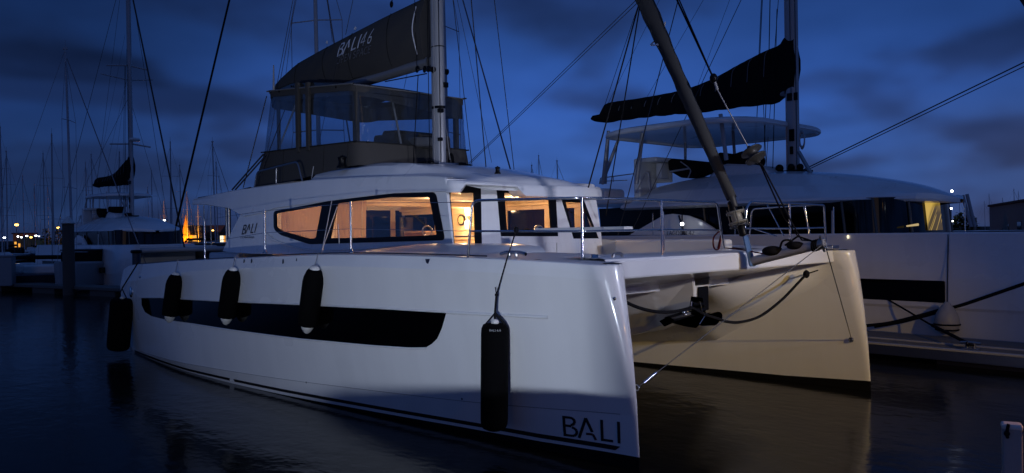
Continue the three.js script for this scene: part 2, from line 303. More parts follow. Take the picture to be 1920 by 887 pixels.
// a strip or patch laid on the starboard side: grid over x and y
function onHull(f, nx, ny, off, side = 1) { const rows = []; for (let i = 0; i <= ny; i++) { const r = []; for (let j = 0; j <= nx; j++) { const [x, y] = f(j / nx, i / ny); r.push(V(x, y, side * (zout(x, y) + off))); } rows.push(r); } return skin(rows, 40); }
function hullAt(u, v) { let z = 3.5, p; for (let k = 0; k < 25; k++) { p = on('z', z, u, v); z = lerp(z, zout(clamp(p.x, -7, 6.9), clamp(p.y, -.1, 2.25)), .8); } return p; }
for (const side of [1, -1]) {
  const yb = lin([-7, -1.64, .17, 1.6, 5.6, 6.68], [.0, .043, .060, .078, .135, .178]), xend = 6.74;
  part(boat, 'boot_stripe', onHull((s, t) => { const x = lerp(-1.18, xend - .07 * (1 - t), s); return [x, yb(x) + t * .05]; }, 60, 1, .004, side), M.stripe);
  part(boat, 'boot_stripe', onHull((s, t) => { const x = lerp(-6.7, -1.36 + .05 * t, s); return [x, yb(x) + t * .05]; }, 40, 1, .004, side), M.stripe);
  const A = [hullAt(262, 557), hullAt(837, 587)];   // the long hull window
  const top = lin([-6.5, ...[[300, 559], [420, 566], [560, 572], [700, 579], [837, 587]].map(([u, v]) => hullAt(u, v).x)], [1.24, ...[[300, 559], [420, 566], [560, 572], [700, 579], [837, 587]].map(([u, v]) => hullAt(u, v).y)]);
  const botP = [[266, 572], [272, 585], [285, 593], [310, 599], [360, 606], [430, 617], [560, 634], [700, 647], [770, 651.5], [800, 651], [818, 640], [828, 620], [837, 588]].map(([u, v]) => hullAt(u, v));
  const bot = lin(botP.map((p) => p.x), botP.map((p) => p.y)), xa = A[0].x, xb = A[1].x;
  const win = part(boat, 'hull_window', onHull((s, t) => { const x = lerp(botP[0].x, xb, s); return [x, lerp(bot(x), Math.max(top(x), bot(x) + .002), t)]; }, 90, 6, .006, side), M.hullGlass, side > 0 ? 'long black window along the starboard hull' : undefined);
  const lip = []; for (let k = 0; k <= 60; k++) { const x = lerp(botP[4].x, botP[9].x, k / 60), y = bot(x) - .012; lip.push(V(x, y, side * (zout(x, y) + .006))); }
  part(win, 'window_lip', bent(lip, .014, 90, 6), M.gel);
  const lip2 = []; for (let k = 0; k <= 40; k++) { const x = lerp(xa, xb - .05, k / 40), y = top(x) + .014; lip2.push(V(x, y, side * (zout(x, y) + .002))); }
  part(win, 'upper_lip', bent(lip2, .011, 70, 6), M.gel);
  const r1 = hullAt(838, 585.5), r2 = hullAt(1028, 595), rub = []; for (let k = 0; k <= 20; k++) { const x = lerp(r1.x, r2.x, k / 20), y = lerp(r1.y, r2.y, k / 20); rub.push(V(x, y, side * (zout(x, y) + .002))); }
  part(boat, 'rubbing_strake', bent(rub, .02, 30, 8), M.gel);
  const ch = []; for (let k = 0; k <= 70; k++) { const x = lerp(-6.2, 6.75, k / 70), y = yc(x) + .004; ch.push(V(x, y, side * (zout(x, y) - .003))); }
  part(boat, 'chine_line', bent(ch, .006, 120, 5), M.chine);
}
// lettering on the bow
{
  const hh = .235, w = baliWord(hh, .027), ax = 5.955, bx = 6.725, ay = .218, by = .262, k = (bx - ax) / (hh * 2.3);
  const place = (g) => bend(g, (v) => { const x = ax + v.x * k, y = ay + v.y + (by - ay) * (x - ax) / (bx - ax); v.set(x, y, zout(x, y) + .0035 + v.z); });
  for (const g of w.letters) part(boat, 'bow_letter', place(g), M.stripe); part(boat, 'letter_accent', place(w.accent), M.red, 'dark red stroke inside the letter A of the bow');
}
// skin fittings and small triangles high on the side
for (const [u, v, s] of [[458, 491, .03], [472, 491, .035], [531, 492, .035]]) { const p = hullAt(u, v); part(boat, 'vent_outlet', new THREE.SphereGeometry(1, 16, 10).scale(s * .7, s * 1.5, .008).translate(p.x, p.y, p.z + .004), M.hullDark); }
for (const [u, v, q] of [[556, 488.5, 1], [801, 492, -1]]) { const p = hullAt(u, v), s = q > 0 ? .05 : .06; part(boat, 'lifting_mark', slab(shape(q > 0 ? [[-s * .7, -s * .6], [s * .3, -s * .6], [s * .2, s * .8]] : [[-s * .6, s * .7], [s * .9, s * .7], [0, -s * .9]]), .004, 0).translate(p.x, p.y, p.z), M.navy); }
for (const [u, v] of [[866, 748], [574, 717]]) { const p = hullAt(u, v); part(boat, 'drain_fitting', new THREE.SphereGeometry(.016, 10, 8).scale(1, 1, .4).translate(p.x, p.y, p.z), M.hullDark); }
{ const p = hullAt(1152, 560); part(boat, 'bow_eye', new THREE.SphereGeometry(.022, 12, 8).translate(p.x, p.y, p.z), M.steel); }

// decks: strips over each hull, crossbeam, cockpit between
for (const side of [1, -1]) {
  const rows = []; for (let k = 0; k <= 50; k++) { const x = lerp(-6.9, 6.6, k / 50), zi = x > 6 ? lerp(1.8, 2 * ZC - zk(x), sstep(6, 6.4, x)) : 1.8; rows.push([V(x, ys(x) - .002, side * (edge(x) - .06)), V(x, ys(x) + .012, side * lerp(edge(x), zi, .35)), V(x, ys(x) + .012, side * zi)]); }
  part(boat, 'side_deck', skin(rows, 40), M.deck);
  // raised coaming beside the foredeck cockpit, with its dark hatch
  const C = [[.2, 2.3, 1.95], [1.2, 2.345, 2.3], [2.5, 2.41, 2.5], [4.0, 2.40, 2.42], [4.45, 2.36, 2.35], [4.55, 2.28, 2.3]];
  const rc = C.map(([x, y, z]) => [V(x, 1.75, side * 1.78), V(x, y, side * 1.785), V(x, y, side * (z - .1)), V(x, y - .02, side * z), V(x, 2.26, side * (z + .28))]);
  part(boat, 'coaming', skin(rc, 35), M.gel2);
  const hp = [[.75, 2.352, 1.93], [2.1, 2.412, 2.0], [2.15, 2.412, 2.34], [.75, 2.345, 2.12]].map(([x, y, z]) => V(x, y, side * z));
  part(boat, 'deck_hatch', skin([[hp[0], hp[1]], [hp[3], hp[2]]], 30), M.glass);
}
{
  // crossbeam across the bows, with the stepped bridge deck and pod beneath it
  const f = [];
  for (let k = 0; k <= 48; k++) { const z = lerp(-2.86, 2.86, k / 48), xf = 5.4 - .9 * clamp((Math.abs(z) - 1.5) / .7, 0, 1), a = Math.pow(Math.abs(z) / 2.86, 6) * .08, yb = 2.015 - .0 * a, yt = 2.255; f.push([V(5.9, yt + .005, z), V(6.44, yt, z), V(6.485, yt - .014, z), V(6.5, yt - .045, z), V(6.5, yb + .02, z), V(6.49, yb, z), V(xf + .02, yb - .225, z), V(xf, yb - .228, z), V(xf, yb - .318, z), V(xf - .01, yb - .322, z), V(xf - .01, 1.9, z)]); }
  part(boat, 'crossbeam', skin(f, 25, .3), M.gel, 'deep white beam joining the two bows');
  const B = [[5.39, 1.694], [4.6, 1.62], [3.5, 1.5], [0, 1.1], [-6.5, 1.05]].map(([x, y]) => [V(x, y, -2.2), V(x, y, 0), V(x, y, 2.2)]);
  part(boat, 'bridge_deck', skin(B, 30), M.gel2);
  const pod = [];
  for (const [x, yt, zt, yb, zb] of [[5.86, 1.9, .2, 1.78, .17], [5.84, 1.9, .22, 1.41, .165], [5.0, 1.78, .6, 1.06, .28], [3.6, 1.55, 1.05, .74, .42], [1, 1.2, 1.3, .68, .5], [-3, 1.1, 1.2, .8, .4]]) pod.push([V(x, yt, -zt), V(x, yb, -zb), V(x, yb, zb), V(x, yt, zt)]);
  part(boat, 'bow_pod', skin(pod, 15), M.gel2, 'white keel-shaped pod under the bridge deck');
  part(boat, 'anchor_plate', slab(shape(rounded([[-.125, 1.42], [.125, 1.42], [.125, 1.76], [-.125, 1.76]], .02)), .012, .003).rotateY(Math.PI / 2).translate(5.87, 0, 0), M.black);
  part(boat, 'cockpit_floor', box(2.3, 5.38, 1.74, 1.80, -1.78, 1.78), M.deck);
  part(boat, 'anchor_locker', box(5.3, 5.95, 1.93, 2.25, -1.78, 1.78), M.gel2);
}
// foredeck lounge on the port side: seat back and table edge
part(boat, 'lounge_seat', [box(2.75, 5.2, 1.75, 2.1, -1.75, -1.1, .05), box(3.0, 5.3, 2.1, 2.405, -1.76, -1.56, .05)], M.gel2);
{ const a = on('z', .6, 1014, 430.5), b = on('z', .6, 1183, 429.5); part(boat, 'rail_cushion_slat', box(a.x, b.x, a.y - .022, a.y + .022, .55, .75, .01), M.gel2, 'white board lying level in front of the saloon windows'); }

// ---- saloon: side walls, front, roof
const zwall = (x) => 1.80 + (2.3 - x) * .04;
const wallAt = (u, v) => { let p = on('z', 1.85, u, v); for (let k = 0; k < 12; k++) p = on('z', zwall(p.x), u, v); return [p.x, p.y]; };
const ww = (list) => list.map(([u, v]) => wallAt(u, v));
const frontX = (y) => 2.36 + .14 * (3.3 - y) / .85;
const frontAt = (u, v) => { let p = on('x', 2.4, u, v); for (let k = 0; k < 12; k++) p = on('x', frontX(p.y), u, v); return [p.z, p.y]; };
const fw = (list) => list.map(([u, v]) => { const p = frontAt(u, v); return [clamp(p[0], -1.76, 1.765), Math.min(p[1], 3.40)]; });
const winOuter = rounded(ww([[511, 396], [619, 376], [730, 360.8], [814, 360.3], [834, 450.5], [580, 458], [526, 441], [512.5, 430]]), .09);
const pane1 = rounded(ww([[516, 400], [602, 385], [592, 447], [580, 447.8], [530, 434], [517.5, 426]]), .05);
const pane2 = rounded(ww([[631, 381], [688, 374.5], [730, 369.5], [803, 369.5], [819, 441], [690, 446], [619, 447]]), .03);
const LEAN = (y) => -.035 * clamp((y - 2.3) / 1.0, 0, 1.3);   // the walls lean in towards the roof
for (const side of [1, -1]) {
  const toWall = (off) => (v) => v.set(v.x, v.y, side * (zwall(v.x) + LEAN(v.y) + off + v.z));
  const outline = [...ww([[417, 471], [430, 440], [472, 352]]), [-3, 3.45], [-1, 3.42], [2.36, 3.3], [2.37, 3.15], [2.46, 2.42], [2.5, 2.2], [0, 2.2], [-4, 2.2]];
  const wall = part(boat, 'saloon_side', bend(slab(shape(outline, [winOuter]), .03, 0).translate(0, 0, -.035), toWall(0)), M.gel);
  const fr = part(boat, 'side_window', bend(slab(shape(winOuter, [pane1, pane2]), .016, .003), toWall(-.008)), M.black, side > 0 ? 'long black-framed side window with orange curtains behind it' : undefined);
  for (const p of [pane1, pane2]) part(fr, 'pane', bend(slab(shape(p), .002, 0), toWall(-.004)), side > 0 ? M.pane : M.glass);
  const mould = ww([[498, 437], [520, 452], [575, 467.5], [640, 468], [834, 459], [930, 466]]).map(([x, y]) => V(x, y, side * (zwall(x) + .02)));
  part(wall, 'moulding', bent(mould, .02, 60, 6), M.gel);
  if (side > 0) {
    const a = wallAt(452, 440), b = wallAt(477, 436.5), w = baliWord(1, .13), k = (b[0] - a[0]) / 2.36, h = a[1] - wallAt(452, 422)[1];
    for (const g of w.letters) part(wall, 'side_letter', bend(g, (v) => { const x = a[0] + v.x * k + v.y * .10, y = a[1] - v.y * h + (b[1] - a[1]) * v.x / 2.36; v.set(x, y, zwall(x) + LEAN(y) + .004); }), M.navy);
    const c = wallAt(450, 447), s = words('CATAMARANS', 1); s.computeBoundingBox(); const ks = .62 / s.boundingBox.max.x;
    part(wall, 'small_lettering', bend(s, (v) => { const x = c[0] + v.x * ks, y = c[1] + v.y * .045; v.set(x, y, zwall(x) + LEAN(y) + .004); }), M.navy);
  }
}
{
  const toFront = (off) => (v) => { const z = v.x, y = v.y, d = v.z; v.set(frontX(y) + off + d, y, z); };
  const frames = [
    [[[842, 360], [863, 360], [873, 344], [901, 344], [903, 462], [847, 462]], [[843.5, 362], [888, 362], [891, 457], [847.5, 457]]],
    [[[930, 344], [971, 344], [1040, 344], [1046, 443], [939, 443]], [[945.5, 361.5], [980, 361.5], [1027.5, 362], [1033, 431], [950, 431]]],
    [[[1049, 362], [1089, 362], [1122, 447], [1075.5, 447.5]], [[1060, 379], [1090, 380], [1109, 421], [1112, 428], [1072, 428]]],
  ];
  const outs = frames.map(([o]) => fw(o));
  part(boat, 'saloon_front', bend(slab(shape([[-1.8, 1.7], [1.8, 1.7], [1.8, 3.43], [-1.8, 3.43]], outs), .05, 0).translate(0, 0, -.05), toFront(0)), M.gel);
  for (const [o, h] of frames) {
    const f = part(boat, 'front_window', bend(slab(shape(fw(o), [rounded(fw(h), .015)]), .02, .003), toFront(-.012)), M.black);
    part(f, 'pane', bend(slab(shape(fw(h)), .002, 0), toFront(-.006)), M.pane);
  }
  // locker doors in the wall below the windows
  for (const q of [[[951, 456], [1040, 454.5], [1040, 492], [951, 492]], [[1043, 454.5], [1064, 454], [1065, 487], [1043, 490]]]) { const d = part(boat, 'locker_door', bend(slab(shape(rounded(fw(q), .02)), .014, .004), toFront(.003)), M.gel); }
  part(boat, 'instrument_dome', new THREE.SphereGeometry(.085, 20, 12, 0, Math.PI * 2, 0, Math.PI / 2).translate(...on('x', 2.62, 1010, 431).toArray()), M.steel);
}
// roof visor: a band that runs round the roof, with the roof skin on top
const visor = [[-7.05, 2.08, 3.36, 3.495], [-6.3, 2.09, 3.33, 3.53], [-5, 2.08, 3.2, 3.59], [-4.3, 2.06, 3.0, 3.61], [-3.5, 2.03, 3.05, 3.62], [-3.0, 2.015, 3.13, 3.625], [-1.5, 1.955, 3.19, 3.64], [0, 1.9, 3.235, 3.60], [1.0, 1.86, 3.26, 3.555], [1.8, 1.835, 3.24, 3.51], [2.38, 1.82, 3.22, 3.455]];
const corner = []; // round the front corner on a superellipse
for (let k = 1; k <= 80; k++) { const a = k / 80 * Math.PI / 2, z = 1.82 * Math.pow(Math.cos(a), .55), x = 2.38 + .42 * Math.pow(Math.sin(a), .75); corner.push([x, z]); }
const pxv = (z, x) => { const d = V(x, 3.3, z).sub(EYE); return W / 2 + FPX * d.dot(RGT) / d.dot(FWD); };
for (const [x, z] of corner) {
  const u = pxv(z, x), lowPx = u < 862 ? 361 : u < 873 ? lerp(361, 346, (u - 862) / 11) : u < 969 ? lerp(346, 350.5, (u - 873) / 96) : u < 985 ? lerp(350.5, 368, (u - 969) / 16) : 368 + (u - 985) * .03;
  const topPx = lin([840, 900, 985, 1060, 1135], [337.5, 340, 345, 350, 357])(u), low = on('x', x, u, lowPx).y, up = on('x', x, u, topPx).y;
  visor.push([x, z, low, up]);
}
const ring = [...visor.map(([x, z, l, u]) => [x, z, l, u]), ...visor.slice(0, -1).reverse().map(([x, z, l, u], i, A) => [x, -z, x > 2.38 ? lerp(A[0][2], 3.22, i / A.length * 1.1) : l, u])];
{
  const rows = ring.map(([x, z, l, u]) => {
    const f = sstep(1.7, 2.42, x), inn = (d, y) => V(x - d * f, y, z - Math.sign(z) * d * lerp(1, Math.abs(z) / 1.9, f));
    return [inn(lerp(.12, .42, f), l + .004), inn(.012, l), inn(0, l + .012), inn(0.01, lerp(l, u, .6)), inn(.03, u - .02), inn(.05, u), inn(.12, u + .006), inn(.3, u + .012), inn(.8, u + .02)]; });
  part(boat, 'roof_visor', skin(rows, 30, .3), M.gel, 'white eyebrow band round the saloon roof');
  // roof top with its raised middle
  const R = []; const yup = (x) => { let b = visor[0]; for (const q of visor) if (Math.abs(q[0] - x) < Math.abs(b[0] - x)) b = q; return b; };
  const yTop = tab([-2.25, -1.9, -1.0, -.1, 1.2, 2.0, 2.5, 2.75], [3.845, 3.87, 3.885, 3.905, 3.78, 3.62, 3.5, 3.36]);
  for (let k = 0; k <= 60; k++) {
    const x = lerp(-2.28, 2.72, Math.pow(k / 60, 1.3)), v = lin(visor.map((q) => q[0]).slice(0, 11).concat([2.8]), visor.map((q) => q[3]).slice(0, 11).concat([3.25]))(x), hw = (x < 2.38 ? lin(visor.map((q) => q[0]).slice(0, 11), visor.map((q) => q[1]).slice(0, 11))(x) : 1.82 * Math.pow(Math.cos(Math.asin(Math.pow(clamp((x - 2.38) / .42, 0, 1), 1 / .75))), .55)) - lerp(.28, .2, clamp(x - 1.7, 0, 1));
    const t = Math.max(x < -2.16 ? lerp(3.6, yTop(-2.16), (x + 2.28) / .12) : x > 2.55 ? lerp(yTop(2.55), v - .05, (x - 2.55) / .17) : yTop(x), v - .05), row = [];
    for (let j = -10; j <= 10; j++) { const s = j / 10, z = s * hw, fw2 = sstep(.4, 2, x), e = 1 - sstep(lerp(.87, .55, fw2), .98, Math.abs(s)); row.push(V(x, lerp(v - .04, Math.max(v - .04, t - lerp(.03, .12, fw2) * s * s), e), z)); }
    R.push(row);
  }
  part(boat, 'coachroof', skin(R, 35, .3), M.gel);
  part(boat, 'roof_deck', skin([[V(-7.0, 3.50, -2.0), V(-7.0, 3.5, 2.0)], [V(-4.3, 3.615, -2.0), V(-4.3, 3.615, 2.0)], [V(-2.2, 3.645, -1.98), V(-2.2, 3.645, 1.98)], [V(2.3, 3.44, -1.6), V(2.3, 3.44, 1.6)]], 30), M.deck);
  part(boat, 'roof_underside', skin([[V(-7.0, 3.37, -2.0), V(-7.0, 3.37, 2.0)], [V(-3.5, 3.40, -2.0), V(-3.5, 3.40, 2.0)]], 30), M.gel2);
}
// ---- inside the saloon: lining, curtains, furniture, lamps
{
  const Z0 = 1.68, room = [box(-3.75, 2.3, 1.36, 1.40, -Z0, Z0), box(-3.75, -3.65, 1.4, 3.25, -Z0, Z0), box(-3.7, 2.26, 3.235, 3.26, -Z0, Z0)];
  part(boat, 'saloon_lining', room, M.lining);
  const port = part(boat, 'port_lining', [box(-3.65, 2.2, 1.4, 2.42, -1.72, -1.64), box(-3.65, 2.2, 3.02, 3.235, -1.68, -1.62), box(-2.35, -2.2, 2.42, 3.02, -1.68, -1.62), box(-1.75, .1, 2.42, 3.02, -1.66, -1.62), box(1.2, 1.34, 2.42, 3.02, -1.66, -1.6), box(2.0, 2.2, 2.42, 3.02, -1.66, -1.6)], M.cream);
  part(port, 'dark_pane', box(-3.6, 2.1, 2.4, 3.04, -1.70, -1.685), M.glass);
  const aft = part(boat, 'aft_door', box(-3.645, -3.61, 1.42, 3.14, -1.62, -.6, .01), M.glass); part(aft, 'door_mullion', box(-3.62, -3.585, 1.42, 3.16, -1.41, -1.28, .01), M.cream);
  part(boat, 'starboard_lining', [box(-3.65, 2.2, 1.4, 2.36, 1.62, 1.7)], M.cream);
  for (const [x, a, b] of [[-3.0, -2.72, .05], [-2.7, -1.35, .04], [-1.02, -.98, .02], [-.95, -.15, .04], [-.13, -.03, .02]]) {   // pleated curtains close behind the panes
    const rows = []; for (let k = 0; k <= 24; k++) { const t = k / 24, xx = lerp(x, a, t); rows.push([2.36, 2.6, 2.9, 3.22].map((y) => V(xx, y, zwall(xx) + LEAN(y) - .14 + .008 * Math.sin(t * (a - x) * 40)))); }
    part(boat, 'curtain', skin(rows, 60), M.curtain);
  }
  const wp = (u, v, z = -1.6) => on('z', z, u, v);
  const c = wp(865.5, 412.5); // round wall clock
  const clock = part(boat, 'wall_clock', new THREE.CylinderGeometry(.125, .125, .03, 32).rotateX(Math.PI / 2).translate(c.x, c.y, -1.6), M.black);
  part(clock, 'dial', new THREE.CylinderGeometry(.09, .09, .01, 32).rotateX(Math.PI / 2).translate(c.x, c.y, -1.578), std(.35, .3, .14, { roughness: .6, map: rep(blotch, 3) }));
  for (const [u, v] of [[877, 396], [877, 421]]) {
    const p = wp(u, v, -1.5), l = part(boat, 'wall_lamp', [lathe([[.02, -.1], [.06, -.09], [.07, .06], [.045, .09], [.02, .1]], 20).translate(p.x, p.y, p.z)], M.bulb);
    part(l, 'lamp_bracket', [rod(V(p.x, p.y, p.z), V(p.x, p.y, -1.62), .012), new THREE.CylinderGeometry(.05, .05, .015, 20).rotateX(Math.PI / 2).translate(p.x, p.y, -1.61)], M.steel);
    const L = new THREE.PointLight(0xffd09a, 3.2, 0, 2); L.position.set(p.x, p.y, p.z + .14); L.castShadow = true; boat.add(L);
  }
  for (const [x, z] of [[-2.2, .6], [.3, .4], [1.4, -.6]]) {   // ceiling downlights
    part(boat, 'ceiling_light', new THREE.CylinderGeometry(.06, .06, .012, 20).translate(x, 3.228, z), M.bulb);
    const L = new THREE.PointLight(0xffce98, 3.9, 0, 2); L.position.set(x, 3.16, z); L.castShadow = true; L.shadow.radius = 4; boat.add(L);
  }
  part(boat, 'television', box(-2.5, -2.46, 2.42, 2.95, -1.5, -.75, .01), M.glass, 'dark screen at the back of the saloon');
  part(boat, 'galley_unit', [box(.1, 1.1, 1.4, 2.52, -1.6, -.95, .02), box(1.4, 2.2, 1.4, 2.40, .95, 1.6, .02), box(-2.3, -.9, 1.4, 2.3, -1.6, -.6, .04), box(-.6, .1, 1.4, 2.62, -.1, .5, .03)], M.wood);
  part(boat, 'kettle', [lathe([[0, 0], [.1, 0], [.11, .06], [.07, .14], [.02, .16], [0, .17]], 20).translate(1.0, 2.53, -.2), box(.6, 1.25, 2.49, 2.53, -.5, .2)], M.dullsteel);
  const h = wp(801, 433, .8); part(boat, 'steering_wheel', new THREE.TorusGeometry(.09, .012, 8, 28).rotateY(.7).translate(h.x, h.y, h.z), M.steel);
  part(boat, 'window_ledge', box(2.05, 2.3, 2.32, 2.38, -1.65, 1.65, .01), M.wood);
  part(boat, 'ceiling_trim', [box(-3.6, 2.1, 3.10, 3.16, -1.62, -1.52, .02), box(-1.0, -.85, 3.12, 3.235, -1.6, 1.6, .02)], M.cream);
}
// ---- flybridge enclosure
{
  const xa = -4.55, xb = -.78, HB = 1.44, HT = 1.36, wy = lin([-4.7, -2, -.6], [4.46, 4.40, 4.33]);
  const plan = (hw, ea, eb, r) => { const o = []; const c = [[eb - r, hw - r, 0], [eb - r, -(hw - r), 1], [ea + r, -(hw - r), 2], [ea + r, hw - r, 3]];
    const pts = [[ea, hw], [eb, hw], [eb, -hw], [ea, -hw]]; return rounded(pts, r, 6); };
  const base = plan(HB, xa - .85, xb + .12, .35), waist = plan(1.40, xa - .3, xb + .05, .35), top = plan(HT, xa, xb, .35);
  const ybase = (x) => lin([-5, -2.3, -1.9, -.3], [3.62, 3.65, 3.86, 3.9])(x), yeave = lin([-4.6, -3.4, -2.4, -1.6, -.7], [5.74, 5.83, 5.70, 5.56, 5.39]);
  const close = (r) => [...r, r[0]];
  const rowsLow = close(base.map((p, i) => [V(p[0], ybase(p[0]), p[1]), V(lerp(p[0], waist[i][0], .5), lerp(ybase(p[0]), wy(p[0]), .5), lerp(p[1], waist[i][1], .5)), V(waist[i][0], wy(waist[i][0]), waist[i][1])]));
  const fly = part(boat, 'flybridge_dodger', skin(rowsLow, 40, .4), M.canvas2, 'grey canvas lower wall of the flybridge enclosure');
  const resample = (loop, n) => { const c = close(loop), L = [0]; for (let k = 1; k < c.length; k++) L.push(L[k - 1] + Math.hypot(c[k][0] - c[k - 1][0], c[k][1] - c[k - 1][1])); return Array.from({ length: n + 1 }, (_, q) => { const s = q / n * L[L.length - 1]; let k = 0; while (k < c.length - 2 && L[k + 1] < s) k++; const t = (s - L[k]) / Math.max(1e-6, L[k + 1] - L[k]); return [lerp(c[k][0], c[k + 1][0], t), lerp(c[k][1], c[k + 1][1], t)]; }); };
  const NV = 220, wr = resample(waist, NV), tr = resample(top, NV), vin = wr.map((p, i) => Array.from({ length: 13 }, (_, q) => {   // soft vinyl, slightly creased
    const t = q / 12, x = lerp(p[0], tr[i][0], t), z = lerp(p[1], tr[i][1], t), a = i === NV ? 0 : i, k = 1 + Math.sin(Math.PI * t) * (.016 * (noise3(a * .16, t * 1.6 + a * .05, 3) - .5) + .010 * (noise3(a * .5 + t * 3, t * 2.2, 9) - .5)) * Math.sin(Math.PI * a / NV * 1) ** .2;
    return V(-2.6 + (x + 2.6) * k, lerp(wy(p[0]), yeave(tr[i][0]), t), z * k); }));
  part(boat, 'vinyl_window', skin(vin, 60, .5), M.vinyl, 'clear creased vinyl panels of the flybridge enclosure');
  // top with arched middle and a hanging valance
  const T = []; for (let k = 0; k <= 20; k++) { const x = lerp(xa - .02, xb + .03, k / 20), row = [], e = k === 0 || k === 20 ? .22 : k === 1 || k === 19 ? .06 : 0; for (let j = -8; j <= 8; j++) { const s = j / 8, z = s * (HT + .02 - e); row.push(V(x, yeave(x) + .10 * (1 - s * s) * Math.pow(Math.sin(Math.PI * k / 20), .6), z)); } T.push(row); }
  const bim = part(boat, 'bimini_top', skin(T, 40, .4), M.canvas, 'dark grey canvas roof over the flybridge');
  part(bim, 'valance', skin(close(top.map((p) => [V(p[0] * 1.0, yeave(p[0]) + .015, p[1] * 1.02), V(p[0], yeave(p[0]) - .12, p[1] * 1.015)])), 40, .4), M.canvas);
  part(bim, 'headband', skin(close(top.map((p) => [V(p[0], yeave(p[0]) - .1, p[1] * 1.0), V(p[0], yeave(p[0]) - (p[1] < -.9 ? .42 : p[0] < -4.2 ? .3 : .2), p[1] * .995)])), 40, .4), M.canvas);
  for (const [x, z, w] of [[-3.05, 1.4, .13], [-2.62, 1.4, .13], [-.98, 1.3, .15], [-1.2, -1.36, .13], [-4.5, 1.1, .06]]) part(boat, 'bimini_post', box(x - w / 2, x + w / 2, wy(x) - .1, yeave(x), z - .04, z + .04, .02), M.canvas2);
  for (const [u1, v1, u2, v2, z] of [[733, 175, 752, 270, .3], [563, 175, 520, 285, 1.0]]) { const a = on('z', z, u1, v1), b = on('z', z, u2, v2); part(boat, 'bimini_stay', rod(a, b, .022), M.alu); }
  part(fly, 'hem', bent(close(waist.map((p) => V(p[0] * 1.002, wy(p[0]), p[1] * 1.004))), .014, 160, 6), M.seam);
  for (const [x, y] of [[-3.7, 0], [-2.0, 0], [-1.1, 0]]) { const q = []; for (let k = 0; k <= 6; k++) q.push(V(x, lerp(ybase(x) + .02, wy(x), k / 6), lerp(HB, 1.40, k / 6) + .004)); part(fly, 'seam', bent(q, .007, 10, 5), M.seam); }
  part(bim, 'piping', bent(close(top.map((p) => V(p[0] * 1.002, yeave(p[0]) + .012, p[1] * 1.026))), .016, 160, 6), M.piping);
  for (const x of [-3.9, -3.35, -2.1, -1.55]) part(bim, 'snap', new THREE.SphereGeometry(.022, 8, 6).translate(x, yeave(x) - .07, HT * 1.02), M.black);
  { const q = [[722, 278], [724, 256], [739, 255], [741, 247.5], [770, 246], [800, 249], [814, 253], [816, 280]].map(([u, v]) => on('z', -.35, u, v)); part(boat, 'helm_console', slab(shape(rounded(q.map((p) => [p.x, p.y]), .06)), .7, .03).translate(0, 0, -.75), M.canvas2);
    const c = [[770, 262], [775, 257], [812, 258], [814, 274], [782, 275]].map(([u, v]) => on('z', .0, u, v)); part(boat, 'helm_cushion', slab(shape(rounded(c.map((p) => [p.x, p.y]), .06)), .08, .03), M.piping); }
  part(boat, 'helm_seat', [box(-3.0, -2.35, 3.7, 4.5, -1.0, .2, .08)], M.canvas2);
}
// ---- mast, boom and sail bag
const mastX = -.07;
const mast = part(boat, 'mast', bend(new THREE.CylinderGeometry(1, 1, 16.4, 28, 1), (v) => v.set(mastX + v.x * .155, v.y + 12.1, v.z * .115)), M.alu, 'tall grey aluminium mast of the near catamaran');
part(mast, 'mast_collar', [new THREE.CylinderGeometry(1, 1, .05, 28).scale(.16, 1, .12).translate(mastX, 5.02, 0), new THREE.CylinderGeometry(1, 1, .02, 28).scale(.158, 1, .118).translate(mastX, 6.2, 0)], M.black);
part(mast, 'mast_foot', [box(mastX - .3, mastX + .3, 3.885, 3.93, -.25, .25, .015)], M.dullsteel);
part(mast, 'cleat', [box(mastX + .13, mastX + .22, 4.9, 4.98, .04, .14), box(mastX + .12, mastX + .2, 4.35, 4.42, .06, .14), box(mastX + .13, mastX + .2, 5.4, 5.5, -.1, 0)], M.black);
part(mast, 'mast_winch', [lathe([[.07, 0], [.06, .03], [.045, .08], [.06, .13], [.06, .15], [0, .15]], 18).rotateX(Math.PI / 2).translate(mastX, 5.75, .1), lathe([[.07, 0], [.06, .03], [.045, .08], [.06, .13], [0, .15]], 18).rotateX(-Math.PI / 2).translate(mastX, 5.75, -.1)], M.black);
for (const s of [1, -1]) part(mast, 'spreader', rod(V(mastX, 13, 0), V(mastX - .4, 13.2, s * 1.5), .035), M.alu);
part(boat, 'boom', [bent([V(-.3, 5.96, 0), V(-3, 5.92, 0), V(-6.75, 5.90, 0)], .11, 10, 14), box(-.4, -.15, 5.86, 6.04, -.04, .04)], M.boom);
